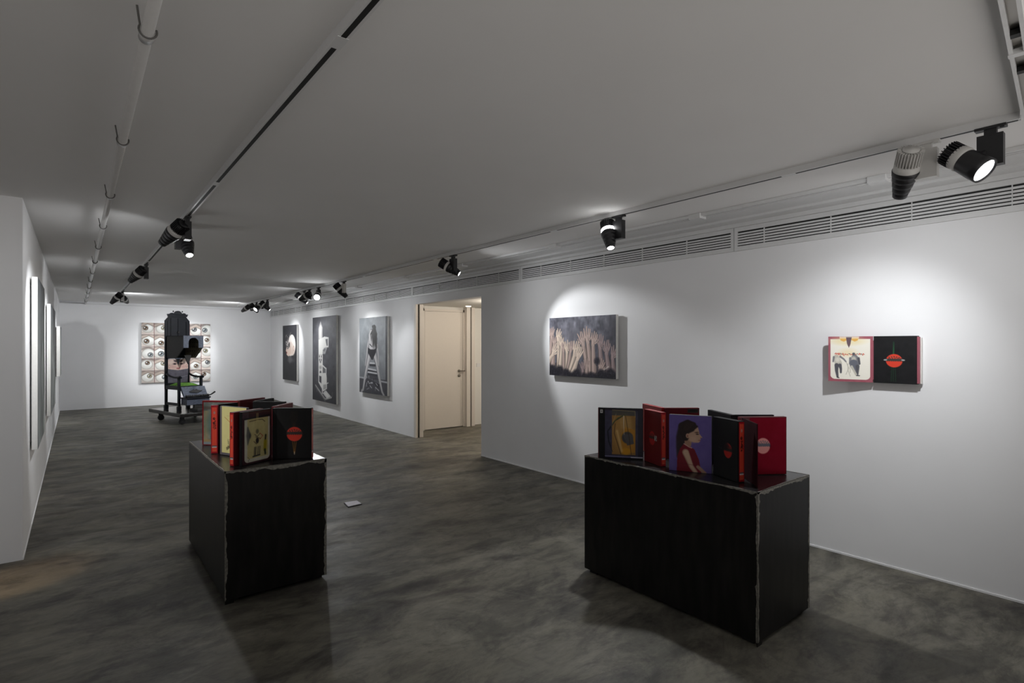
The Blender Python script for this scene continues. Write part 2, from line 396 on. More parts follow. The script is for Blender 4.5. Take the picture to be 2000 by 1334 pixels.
o = V((3.80, -1.25, H)); t = thing('cable_trunking', 'white flat cable trunking with joint boxes on the ceiling by the right wall', 'cable trunking', o)
MB(o).box((3.79, -1.25, H - 0.022), (3.85, YB - 0.05, H)).build('duct', M['metal_white'], t, 0.002)
MB(o).box((3.82, -1.25, H - 0.0225), (3.823, YB - 0.05, H - 0.02)).build('lid_groove', M['clip'], t)
for y in (1.18, 2.42, 4.05, 5.75, 7.3, 9.0, 10.8, 12.6, 14.4): MB(o).box((3.775, y - 0.05, H - 0.04), (3.865, y + 0.05, H)).build('joint_box', M['metal_white'], t, 0.003)

PX, PZ = 0.174, H - 0.055
o = V((PX, -1.25, PZ)); t = thing('ceiling_pipe', 'white conduit pipe clipped along the ceiling on the left', 'pipe', o)
MB(o).tube([(PX, -1.25, PZ), (PX, YB, PZ)], 0.0175, 16).build('pipe', M['pipe'], t)
ys = [0.9, 2.02, 3.17, 4.37, 5.55, 6.75, 7.95, 9.15, 10.35, 11.55, 12.75, 13.95, 15.15]
for y in ys:
    c = MB(o)
    R = Matrix.Translation((PX, y, PZ)) @ Matrix.Rotation(math.radians(-90), 4, 'X')
    c.lathe([(0.0178, 0), (0.0215, 0), (0.0215, 0.05), (0.0178, 0.05)], 18, R, cap=False)
    c.build('coupling', M['pipe'], t)
    c = MB(o)
    pts = [(PX + 0.024 * math.cos(q), y - 0.004, PZ + 0.024 * math.sin(q)) for q in np.linspace(math.radians(150), math.radians(380), 14)]
    c.tube([(PX - 0.03, y - 0.03, H)] + pts, 0.003, 6); c.build('clip', M['clip'], t)

# ------------------------------------------------------------------ floor plate
p = thing('floor_plate', 'small grey metal cover plate set in the concrete floor', 'floor plate', (2.04, 4.94, 0))
c = [V((1.985, 5.01, 0)), V((2.105, 5.00, 0)), V((2.10, 4.875, 0)), V((1.965, 4.86, 0))]; o = V((2.04, 4.94, 0))
MB(o).prism([V((2.04, 4.94, 0.0)) + (q - V((2.04, 4.94, 0))) * 1.06 for q in c], (0, 0, 0.004)).build('rim', M['lamp_black'], p)
MB(o).prism([q + V((0, 0, 0.004)) for q in c], (0, 0, 0.006)).build('cover', M['plate'], p, 0.0015)

# ------------------------------------------------------------------ track lamps
def lamp_meshes():
    R = {}
    m = MB()
    m.lathe([(0.030, 0.102), (0.036, 0.106), (0.036, 0.112), (0.001, 0.112)], 24)
    m.lathe([(0.043, 0.03), (0.043, 0.1)], 24)
    for k in range(26):
        q = 2 * math.pi * k / 26
        m.box((0.040, -0.0018, 0.034), (0.056, 0.0018, 0.108), Matrix.Rotation(q, 4, 'Z'))
    R['heat_sink'] = m
    R['ring'] = MB().lathe([(0.050, 0.034), (0.056, 0.03), (0.057, 0.0), (0.054, -0.008)], 32)
    prof = []; r = 0.060; z = 0.002
    for k in range(5):
        prof += [(r - 0.002, z), (r, z - 0.003), (r - 0.0035, z - 0.028)]; z -= 0.030; r -= 0.0062
    R['snoot'] = MB().lathe(prof + [(prof[-1][0] - 0.004, z + 0.002), (prof[-1][0] - 0.005, z + 0.02)], 32, cap=False)
    R['lens_s'] = MB().lathe([(0.0295, -0.141), (0.0295, -0.139)], 28)
    prof = [(0.03, 0.030), (0.05, 0.028), (0.054, 0.015), (0.055, 0.0), (0.058, -0.05), (0.058, -0.085), (0.052, -0.086), (0.050, -0.07)]
    R['housing'] = MB().lathe(prof, 32, cap=False)
    R['lens_w'] = MB().lathe([(0.0495, -0.078), (0.0495, -0.076)], 28)
    m = MB(); m.box((-0.02, -0.055, -0.012), (0.02, 0.055, 0.0)); m.box((-0.014, -0.022, -0.04), (0.014, 0.022, -0.012)); m.box((-0.026, -0.05, -0.02), (-0.014, -0.035, -0.008))
    R['track_adapter'] = m
    R['driver_box'] = MB().box((-0.022, -0.046, -0.178), (0.022, 0.046, -0.038))
    R['driver_rim'] = MB().box((0.0, -0.043, -0.168), (0.021, -0.038, -0.036))
    out = {}
    for k, mb in R.items():
        o = mb.build(k, M['lamp_black']); out[k] = o.data; bpy.data.objects.remove(o)
    return out
LM = lamp_meshes()
def inst(name, mesh, m, parent, loc=(0, 0, 0), quat=None):
    key = mesh.name + m.name
    if key not in LM:
        me = mesh.copy(); me.materials.clear(); me.materials.append(m); LM[key] = me
    o = bpy.data.objects.new(name, LM[key]); col.objects.link(o); o.parent = parent; o.location = loc
    if quat is not None: o.rotation_mode = 'QUATERNION'; o.rotation_quaternion = quat
    return o
LIGHT_COL = (0.96, 0.98, 1.0)
def track_lamp(x, y, off, aim, label, style='snoot', box='black', sink='black', lens='soft', power=60, cone=46, blend=0.35, ring='lamp_white', size=0.03, rz=0.0, colr=LIGHT_COL, spill=0.3):
    z = H - 0.036
    t = thing('track_lamp', label, 'spotlight', (x, y, z), 'spotlights on the ceiling tracks'); t.rotation_euler = (0, 0, 0)
    q = Matrix.Rotation(rz, 4, 'Z').to_quaternion()
    inst('track_adapter', LM['track_adapter'], M['lamp_black'] if box != 'allwhite' else M['lamp_white'], t, (0, 0, 0), q)
    bm_ = M['lamp_black'] if box == 'black' else M['lamp_white']
    inst('driver_box', LM['driver_box'], bm_, t, (0, 0, 0), q)
    hc = V((off[0], off[1], -0.125 if style == 'snoot' else -0.155))
    d = (V(aim) - (V((x, y, z)) + hc)).normalized()
    qa = (-d).to_track_quat('Z', 'Y')
    s = MB((0, 0, 0)); s.tube([(0, 0, -0.10), tuple(hc)], 0.012, 10); s.build('pivot', M['lamp_black'], t)
    if style == 'snoot':
        inst('heat_sink', LM['heat_sink'], M['lamp_black'] if sink == 'black' else M['lamp_white'], t, hc, qa)
        inst('ring', LM['ring'], M[ring], t, hc, qa)
        inst('snoot', LM['snoot'], M['lamp_black'], t, hc, qa)
        inst('lens', LM['lens_s'], M['lens_' + lens], t, hc, qa); zl = 0.15
    else:
        inst('housing', LM['housing'], M['lamp_black'], t, hc, qa)
        inst('heat_sink', LM['heat_sink'], M['lamp_black'], t, hc, qa)
        inst('ring', LM['ring'], M['lamp_white'], t, hc + (-d) * 0.028, qa)
        inst('lens', LM['lens_w'], M['lens_' + lens], t, hc, qa); zl = 0.088
    if power:
        ld = bpy.data.lights.new('spot_beam', 'SPOT'); ld.energy = power; ld.spot_size = math.radians(cone); ld.spot_blend = blend
        ld.shadow_soft_size = size; ld.color = colr
        lo = bpy.data.objects.new('spot_beam', ld); col.objects.link(lo); lo.parent = t; lo.location = hc + d * zl
        lo.rotation_mode = 'QUATERNION'; lo.rotation_quaternion = qa
        # wide fill spot added to lift walls and ceiling, standing for stray light
        ld = bpy.data.lights.new('stray_fill', 'SPOT'); ld.energy = power * spill; ld.spot_size = math.radians(172); ld.spot_blend = 1.0
        ld.shadow_soft_size = 0.05; ld.color = colr
        lo = bpy.data.objects.new('stray_fill', ld); col.objects.link(lo); lo.parent = t; lo.location = hc + d * zl
        lo.rotation_mode = 'QUATERNION'; lo.rotation_quaternion = qa
    return t
RO = (-0.03, 0.075)
track_lamp(3.245, 0.56, (-0.05, 0.07), (2.9, -0.5, 1.3), 'black spotlight with glaring lens, nearest on the right track', 'wide', lens='bright', power=30, cone=60, blend=0.8)
track_lamp(3.245, 0.80, RO, (4.24, 1.48, 1.16), 'white-bodied spotlight with finned top and black stepped snout', box='allwhite', sink='white', power=41, cone=86, blend=1.0, size=0.02, spill=0.55)
track_lamp(3.25, 2.735, RO, (2.65, 2.0, 0.5), 'black spotlight with glowing white ring above the right pedestal', power=66, cone=80, blend=0.5, ring='ring_lit')
track_lamp(3.25, 5.08, (-0.02, 0.06), (4.25, 3.95, 1.38), 'small black spotlight with curved bracket near the doorway', power=70, cone=58, blend=0.45, spill=0.2)
track_lamp(3.25, 8.22, RO, (4.25, 7.95, 1.1), 'black spotlight with white side box just beyond the doorway', box='white', power=22, cone=70, blend=0.8, spill=0.6)
track_lamp(3.25, 9.35, (-0.04, -0.06), (1.2, 5.1, 0.5), 'glaring spotlight pointing back at the camera, on the right track', 'wide', lens='bright', power=26, cone=60, blend=0.8, spill=0.6)
track_lamp(3.25, 10.10, RO, (4.25, 9.35, 1.3), 'black spotlight with white side box left of the glaring one', box='white', power=62, cone=72, blend=0.6, spill=0.42)
track_lamp(3.25, 12.55, RO, (4.25, 11.8, 1.2), 'black spotlight pointing right, near the far end of the right track', power=85, cone=72, blend=0.6, spill=0.42)
track_lamp(3.25, 13.45, (-0.05, 0.05), (4.25, 14.1, 1.35), 'black spotlight at the far end, second from the back wall', power=70, cone=74, blend=0.6)
track_lamp(3.25, 12.98, (-0.10, -0.06), (1.6, 12.2, 1.0), 'far spotlight with lit lens facing the throne', 'wide', lens='bright', power=42, cone=50, blend=0.6)
track_lamp(3.25, 13.90, (-0.12, 0.0), (2.0, 16.2, 1.2), 'farthest black spotlight, pointing left at the eyes painting', power=190, cone=50, blend=0.9)
track_lamp(3.25, 9.82, (-0.07, -0.02), (1.62, 12.9, 0.98), 'dark spotlight turned away from the camera, beside the glaring one', power=190, cone=58, blend=0.5, spill=0.06)
LO = (-0.085, 0.02)
track_lamp(0.675, 4.86, LO, (XL, 6.2, 1.35), 'black spotlight pointing left, nearest on the left track', power=90, spill=0.14, cone=62, blend=0.6)
track_lamp(0.675, 5.35, (0.06, 0.0), (0.95, 3.7, 0.3), 'black spotlight with lit lens hanging under the nearest left track lamp', power=24, cone=84, blend=0.4)
track_lamp(0.675, 8.02, LO, (XL, 9.3, 1.35), 'black spotlight in the middle of the left track', power=90, spill=0.14, cone=62, blend=0.6)
track_lamp(0.675, 12.30, (-0.09, 0.0), (XL, 13.2, 1.3), 'black spotlight with white box at the far end of the left track', box='white', power=60, spill=0.14, cone=66, blend=0.6)
track_lamp(0.675, 12.62, (0.05, 0.04), (2.0, 16.2, 1.25), 'dark spotlight behind the white-boxed one at the far left track end', power=110, cone=50, blend=0.8)
def lamp_obj(kind, name, loc, energy, colr, size=0.1, rot=None, cone=None):
    ld = bpy.data.lights.new(name, kind); ld.energy = energy; ld.color = colr
    if kind != 'AREA': ld.shadow_soft_size = size
    else: ld.size = size
    if cone: ld.spot_size = math.radians(cone); ld.spot_blend = 0.7
    o = bpy.data.objects.new(name, ld); col.objects.link(o); o.location = loc
    if rot is not None: o.rotation_mode = 'QUATERNION'; o.rotation_quaternion = rot
    return o
lamp_obj('POINT', 'corridor_lamp', (5.3, 6.75, 2.1), 34, (1.0, 0.88, 0.75), 0.05)
lamp_obj('POINT', 'corridor_lamp', (7.4, 6.6, 2.1), 45, (1.0, 0.89, 0.77), 0.05)
def aimq(a, b): return (V(a) - V(b)).to_track_quat('Z', 'Y')
# light from the side room on the left
lamp_obj('SPOT', 'side_lamp_and_fill', (-1.3, 3.2, 2.35), 115, (1.0, 0.97, 0.92), 0.04, aimq((-1.3, 3.2, 2.35), (0.72, 4.0, 0.95)), 26)
lamp_obj('SPOT', 'side_lamp_and_fill', (-2.3, 3.4, 2.4), 160, (1.0, 0.62, 0.28), 0.04, aimq((-2.3, 3.4, 2.4), (-0.30, 4.70, 0)), 12)
lamp_obj('SPOT', 'side_lamp_and_fill', (-2.0, 1.2, 2.3), 85, (0.97, 0.98, 1), 0.1, aimq((-2.0, 1.2, 2.3), (-1.2, 5.1, 1.0)), 50)  # added fill spot to brighten the pillar front, no lamp known there

# ------------------------------------------------------------------ canvases on the walls
def canvas(name, label, cat, cv, A, B, z0, z1, wall_n, thick, gap=0.012, edge='canvas', group=None, gain=1.0):
    """A, B: front face left and right ends (seen from the room) in plan; wall_n points into the room"""
    A, B, n = V((*A, 0)), V((*B, 0)), V((*wall_n, 0))
    o = V((A.x, A.y, z0)); t = thing(name, label, cat, o, group)
    c = [A, B, B - n * thick, A - n * thick]
    MB(o).prism([q + V((0, 0, z0)) for q in c], (0, 0, z1 - z0)).build('stretcher', M[edge], t, 0.002)
    i = 0.06
    d = (B - A).normalized()
    MB(o).prism([q + V((0, 0, z0 + i)) for q in (A + d * i - n * thick, B - d * i - n * thick, B - d * i - n * (thick + gap), A + d * i - n * (thick + gap))], (0, 0, z1 - z0 - 2 * i)).build('backing_frame', M['canvas_grey'], t)
    off = n * 0.0012
    art_mesh('painting', cv, tuple(A + off + V((0, 0, z1)) - o), tuple(B - A), (0, 0, z0 - z1), t, gain=gain)
    return t

SK = (222, 200, 180)
def hand(c, x, y, s, ang, tone, flip=1, spread=0.30, arm=None):
    co, si = math.cos(ang), math.sin(ang)
    def P(u, v): return (x + (u * co - v * si) * s, y + (u * si + v * co) * s)
    hi = tuple(min(255, int(k * 1.16)) for k in tone); lo = tuple(int(k * 0.52) for k in tone); md = tuple(int(k * 0.86) for k in tone)
    rr = random.Random(int(x * 1000) + 7); F = []
    for k, (u, L) in enumerate(((-0.66, 1.45), (-0.22, 1.85), (0.24, 1.75), (0.64, 1.25))):
        L *= rr.uniform(0.8, 1.1); bend = rr.uniform(-0.25, 0.25)
        F.append((u, P(u * (1 + spread * 0.9), -0.7 - L * 0.5), P(u + u * spread * 1.6 + bend, -0.8 - L)))
    if arm: c.stroke([P(0, 0.6), arm], [s * 0.58, s * 1.1], lo, 3)
    c.stroke([P(0, 0.75), P(0, -0.35)], [s * 0.62, s * 0.88], lo, 2)
    for u, md_, e in F: c.stroke([P(u, -0.6), md_, e], [s * 0.27, s * 0.24, s * 0.17], lo, 1.5)
    if arm:
        c.stroke([P(0.04, 0.6), (arm[0] + s * 0.1, arm[1])], [s * 0.46, s * 0.90], md, 3); c.stroke([P(-0.1, 0.6), (arm[0] - s * 0.25, arm[1])], [s * 0.18, s * 0.40], hi, 6, 0.7)
    for k, (u, md_, e) in enumerate(F):
        c.stroke([P(u, -0.3), md_, e], [s * 0.19, s * 0.17, s * 0.11], tone, 1.5); c.stroke([P(u - 0.07, -0.4), (md_[0] - s * 0.07, md_[1]), (e[0] - s * 0.03, e[1])], [s * 0.07, s * 0.07, s * 0.04], hi, 2, 0.9)
    c.stroke([P(0.05, 0.7), P(0.04, -0.2)], [s * 0.5, s * 0.68], tone, 3); c.ell(*P(-0.2, 0.15), s * 0.28, s * 0.4, hi, soft=6, a=0.6); c.ell(*P(0.18, -0.05), s * 0.22, s * 0.34, md, soft=6, a=0.7)
    c.stroke([P(flip * 0.6, 0.3), P(flip * 1.25, -0.3), P(flip * 1.4, -0.95)], [s * 0.28, s * 0.22, s * 0.15], lo, 1.2)
    c.stroke([P(flip * 0.58, 0.28), P(flip * 1.2, -0.3), P(flip * 1.36, -0.95)], [s * 0.19, s * 0.16, s * 0.1], tone, 1.2)

def paint_hands():
    W = 1.51; c = Cv(W, 210, (98, 98, 110)); c.noise(0.055, 14, 9, (1, 1, 1.05)); c.noise(0.03, 40, 6)
    c.ell(0.45, 0.42, 0.4, 0.3, (120, 118, 126), soft=60, a=0.5)
    c.put(np.clip((c.x - 1.15) / 0.4, 0, 1), (42, 40, 48), 0.7); c.rect(0, 0.78, W, 1.0, (70, 60, 62), 0.6)
    t1, t2, t3 = (222, 202, 186), (188, 166, 158), (160, 140, 140)
    L = [(1.18, 0.47, 0.062, 0.05, t3, 1, (1.22, 0.95)), (1.32, 0.56, 0.06, 0.2, t3, -1, (1.38, 1.0)), (1.45, 0.64, 0.055, 0.3, t3, 1, (1.47, 1.0)),
         (0.80, 0.42, 0.066, -0.2, t2, -1, (0.96, 1.0)), (0.91, 0.37, 0.066, -0.05, t2, 1, (1.00, 1.0)), (1.04, 0.42, 0.06, 0.3, t2, 1, (1.05, 1.0)),
         (0.05, 0.30, 0.05, 0.2, t2, -1, (0.02, 0.7)), (0.12, 0.44, 0.05, 0.1, t2, 1, (0.08, 0.8)),
         (0.22, 0.35, 0.054, 0.12, t1, 1, (0.24, 0.85)), (0.30, 0.46, 0.05, -0.06, t1, -1, (0.26, 0.9)),
         (0.35, 0.54, 0.045, 0.1, t2, 1, (0.36, 0.95)), (0.43, 0.55, 0.055, 0.0, t1, 1, (0.44, 1.0)), (0.53, 0.54, 0.05, 0.35, t2, -1, (0.45, 0.95)),
         (0.10, 0.60, 0.056, 0.55, t1, 1, (-0.06, 0.78)), (0.63, 0.58, 0.066, 0.35, t1, 1, (0.48, 1.0)), (0.70, 0.66, 0.062, 0.45, t1, -1, (0.54, 1.0)),
         (0.89, 0.84, 0.052, 0.1, t2, -1, (0.88, 1.05)), (0.80, 0.86, 0.042, -0.1, t3, 1, (0.79, 1.05)), (1.19, 0.84, 0.056, 0.35, t2, 1, (1.10, 1.0))]
    for (x, y, s, a_, tn, fl, arm) in L: hand(c, x, y, s * 1.1, a_, tn, fl, 0.34, arm)
    r = random.Random(5)
    heads = [(0.07, 0.90), (0.26, 0.91), (0.42, 0.96), (0.66, 0.96), (0.84, 1.01), (0.99, 0.99), (1.20, 0.94), (1.40, 0.92), (0.15, 0.97), (0.55, 1.01), (1.08, 1.02), (1.30, 1.0), (1.49, 0.98), (1.12, 0.73)]
    for (x, y) in heads:
        q = 0.095 if y > 0.8 else 0.06
        c.ell(x, y, q, q * 0.85, (34, 33, 41), soft=10, a=0.95)
        for k in range(44):
            u, v = r.gauss(0, 0.45), r.gauss(0, 0.4); c.ell(x + q * u, y + q * v, 0.007, 0.007, r.choice([(76, 72, 86), (18, 17, 24), (56, 54, 66)]), soft=2, a=0.75)
    for k in range(5): c.ell(1.27 + k * 0.022, 0.86 - k * 0.012, 0.009, 0.012, (215, 205, 195))
    return c

def paint_head():
    c = Cv(0.83, 170, (44, 44, 48)); c.vgrad((46, 46, 52), (34, 34, 38)); c.noise(0.008, 6, 10)
    c.ell(0.44, 0.60, 0.10, 0.09, (84, 84, 86), soft=8); c.ell(0.50, 0.635, 0.17, 0.035, (96, 95, 97), soft=8, a=0.8)
    c.ell(0.55, 0.36, 0.22, 0.19, (238, 232, 226), soft=3); c.ell(0.46, 0.43, 0.19, 0.13, (226, 210, 200), soft=3)
    c.poly([(0.24, 0.40), (0.19, 0.47), (0.25, 0.49), (0.24, 0.54), (0.36, 0.57), (0.52, 0.50), (0.5, 0.38)], (220, 196, 182))
    c.ell(0.62, 0.47, 0.10, 0.07, (214, 194, 182), soft=8, a=0.8); c.ell(0.66, 0.42, 0.035, 0.05, (196, 168, 156), soft=2); c.ell(0.66, 0.42, 0.018, 0.03, (236, 216, 204), soft=2)
    c.ell(0.25, 0.50, 0.03, 0.012, (150, 60, 60), soft=1.5)
    c.ell(0.40, 0.36, 0.04, 0.05, (40, 34, 34), soft=2)
    r = random.Random(2)
    for k in range(26):
        a_ = r.uniform(0, 6.28); x = 0.28 + r.uniform(-0.09, 0.12); y = 0.30 + r.uniform(-0.11, 0.14)
        pts = [(x + 0.045 * math.cos(a_ + q) * (1 - q / 7), y + 0.04 * math.sin(a_ + q) * (1 - q / 7)) for q in np.linspace(0, 4.5, 7)]
        c.stroke(pts, 0.006, (30, 28, 32) if k % 2 else (216, 210, 206), 1.2)
    c.stroke([(0.36, 0.22), (0.44, 0.14), (0.54, 0.15)], 0.012, (28, 28, 30)); c.stroke([(0.40, 0.20), (0.5, 0.13)], 0.005, (180, 180, 182))
    return c

def paint_throne():
    W = 0.76; c = Cv(W, 230, (74, 74, 80)); c.noise(0.02, 10, 16); c.put(np.clip((c.y - 0.55) / 0.5, 0, 1), (36, 36, 40), 0.6)
    c.ell(0.60, 0.04, 0.2, 0.05, (112, 112, 122), soft=20, a=0.6)
    w1, w2, w3 = (210, 209, 206), (160, 158, 157), (100, 100, 103)
    c.poly([(0.20, 0.14), (0.27, 0.05), (0.34, 0.13), (0.34, 0.68), (0.20, 0.70)], w2); c.poly([(0.23, 0.13), (0.27, 0.09), (0.31, 0.12), (0.31, 0.26), (0.23, 0.26)], (198, 196, 194))
    c.poly([(0.21, 0.27), (0.40, 0.235), (0.53, 0.245), (0.53, 0.36), (0.46, 0.365), (0.35, 0.39), (0.34, 0.45), (0.21, 0.45)], w1)
    c.poly([(0.43, 0.265), (0.505, 0.262), (0.505, 0.345), (0.47, 0.345), (0.445, 0.30)], w3); c.poly([(0.38, 0.365), (0.49, 0.36), (0.42, 0.44), (0.34, 0.44)], (150, 150, 152))
    for k in range(5): c.ell(0.385 + 0.02 * (k % 3), 0.385 + 0.016 * (k // 3), 0.007, 0.007, (50, 50, 54))
    c.rect(0.205, 0.45, 0.345, 0.67, w1)
    for (x, y) in ((0.235, 0.47), (0.30, 0.47), (0.24, 0.51), (0.295, 0.51)): c.ell(x, y, 0.014, 0.016, (60, 60, 64))
    c.ell(0.268, 0.535, 0.03, 0.014, (130, 130, 132)); c.ell(0.268, 0.60, 0.045, 0.02, w2, soft=4); c.ell(0.27, 0.66, 0.03, 0.02, (80, 80, 84), soft=3)
    c.stroke([(0.34, 0.575), (0.40, 0.595), (0.455, 0.61)], 0.010, w1); c.stroke([(0.45, 0.61), (0.45, 0.70)], 0.012, w1); c.poly([(0.35, 0.60), (0.44, 0.62), (0.44, 0.68), (0.35, 0.66)], w3)
    c.poly([(0.20, 0.67), (0.44, 0.66), (0.47, 0.69), (0.48, 0.84), (0.36, 0.88), (0.20, 0.78)], w1); c.poly([(0.225, 0.70), (0.30, 0.705), (0.30, 0.79), (0.225, 0.77)], (60, 60, 66))
    c.stroke([(0.32, 0.68), (0.33, 0.90)], 0.012, w1); c.stroke([(0.48, 0.78), (0.52, 0.77)], 0.006, w1)
    c.poly([(0.36, 0.80), (0.46, 0.79), (0.46, 0.84), (0.36, 0.86)], w2)
    c.stroke([(0.10, 0.82), (0.42, 0.965), (0.62, 0.93)], 0.010, w2); c.stroke([(0.10, 0.84), (0.42, 0.985)], 0.006, w3)
    c.poly([(0.34, 0.90), (0.44, 0.86), (0.60, 0.92), (0.48, 0.955)], (196, 196, 196)); c.poly([(0.40, 0.90), (0.45, 0.885), (0.55, 0.92), (0.49, 0.94)], w1)
    for (x, y) in ((0.15, 0.87), (0.42, 0.99), (0.64, 0.90)): c.stroke([(x, y - 0.02), (x, y + 0.02)], 0.010, w3, a=0.7)
    return c

def paint_figure():
    W = 0.85; c = Cv(W, 210, (132, 136, 140)); c.noise(0.018, 8, 12)
    c.put(np.clip((c.x - 0.55) / 0.3, 0, 1), (166, 169, 174), 0.5); c.put(np.clip(0.35 - c.x, 0, 1) * 2, (112, 118, 122), 0.6)
    c.put(np.clip((c.y - 0.50) * 2.5, 0, 1), (96, 97, 104), 0.6); c.rect(0.80, 0, 0.86, 1, (58, 58, 64), 0.85)
    c.rect(0, 0.80, W, 1, (66, 66, 72), 0.9); c.stroke([(0.0, 0.80), (0.85, 0.83)], 0.010, (170, 170, 175)); c.noise(0.012, 12, 14)
    r = random.Random(4)
    for (y0, y1, xa, xb) in ((0.60, 0.60, 0.34, 0.50), (0.675, 0.69, 0.26, 0.54), (0.72, 0.73, 0.28, 0.56), (0.79, 0.85, 0.24, 0.62)):
        c.stroke([(xa, y0 + 0.025), (xb, y1 + 0.025)], 0.016, (46, 46, 52)); c.stroke([(xa, y0), (xb, y1)], 0.010, (200, 200, 204))
    c.poly([(0.26, 0.74), (0.56, 0.74), (0.62, 0.86), (0.22, 0.86)], (58, 58, 64), 0.75)
    for k in range(16):
        x = r.uniform(0.24, 0.52); y = r.uniform(0.77, 0.94); c.stroke([(x, y), (x + r.uniform(-0.08, 0.12), y + r.uniform(-0.03, 0.05))], 0.006, r.choice([(206, 206, 210), (150, 150, 156), (30, 30, 34)]), a=0.85)
    sk, dk, hl = (166, 164, 166), (92, 92, 98), (206, 204, 204)
    def limb(p, w0):
        c.stroke(p, w0, dk, 2); c.stroke([(q[0] + 0.006, q[1]) for q in p], [k * 0.78 for k in w0], sk, 3); c.stroke([(q[0] - w0[0] * 0.15, q[1]) for q in p], [k * 0.35 for k in w0], hl, 6, 0.8)
    limb([(0.335, 0.47), (0.27, 0.60), (0.20, 0.74), (0.12, 0.96)], [0.062, 0.046, 0.034, 0.020]); c.stroke([(0.12, 0.96), (0.07, 0.985)], 0.018, sk, 3)
    limb([(0.475, 0.47), (0.55, 0.60), (0.61, 0.76), (0.70, 0.95)], [0.062, 0.046, 0.034, 0.020]); c.stroke([(0.70, 0.95), (0.76, 1.0)], 0.018, sk, 3)
    limb([(0.33, 0.24), (0.27, 0.36), (0.235, 0.50), (0.19, 0.63)], [0.034, 0.026, 0.022, 0.016]); limb([(0.55, 0.36), (0.585, 0.48), (0.60, 0.62)], [0.026, 0.022, 0.016])
    c.poly([(0.29, 0.22), (0.36, 0.15), (0.50, 0.16), (0.57, 0.28), (0.55, 0.38), (0.52, 0.46), (0.28, 0.44), (0.30, 0.34)], dk); c.poly([(0.30, 0.22), (0.36, 0.16), (0.47, 0.17), (0.52, 0.30), (0.51, 0.42), (0.30, 0.42), (0.31, 0.33)], sk)
    c.ell(0.35, 0.28, 0.04, 0.10, hl, soft=10, a=0.8); c.ell(0.38, 0.38, 0.05, 0.05, hl, soft=10, a=0.7)
    c.poly([(0.27, 0.39), (0.36, 0.42), (0.46, 0.42), (0.54, 0.40), (0.52, 0.46), (0.42, 0.56), (0.385, 0.55), (0.27, 0.46)], (36, 36, 42)); c.stroke([(0.33, 0.35), (0.41, 0.385)], 0.007, (50, 50, 56))
    for k in range(60):
        x = 0.475 + r.gauss(0, 0.035); c.stroke([(0.465 + r.gauss(0, 0.02), 0.115 + r.uniform(0, 0.03)), (x, 0.22), (x + r.gauss(0.015, 0.02), r.uniform(0.30, 0.41))], [0.016, 0.012, 0.003], (40 + r.randint(0, 34),) * 3, 2)
    return c

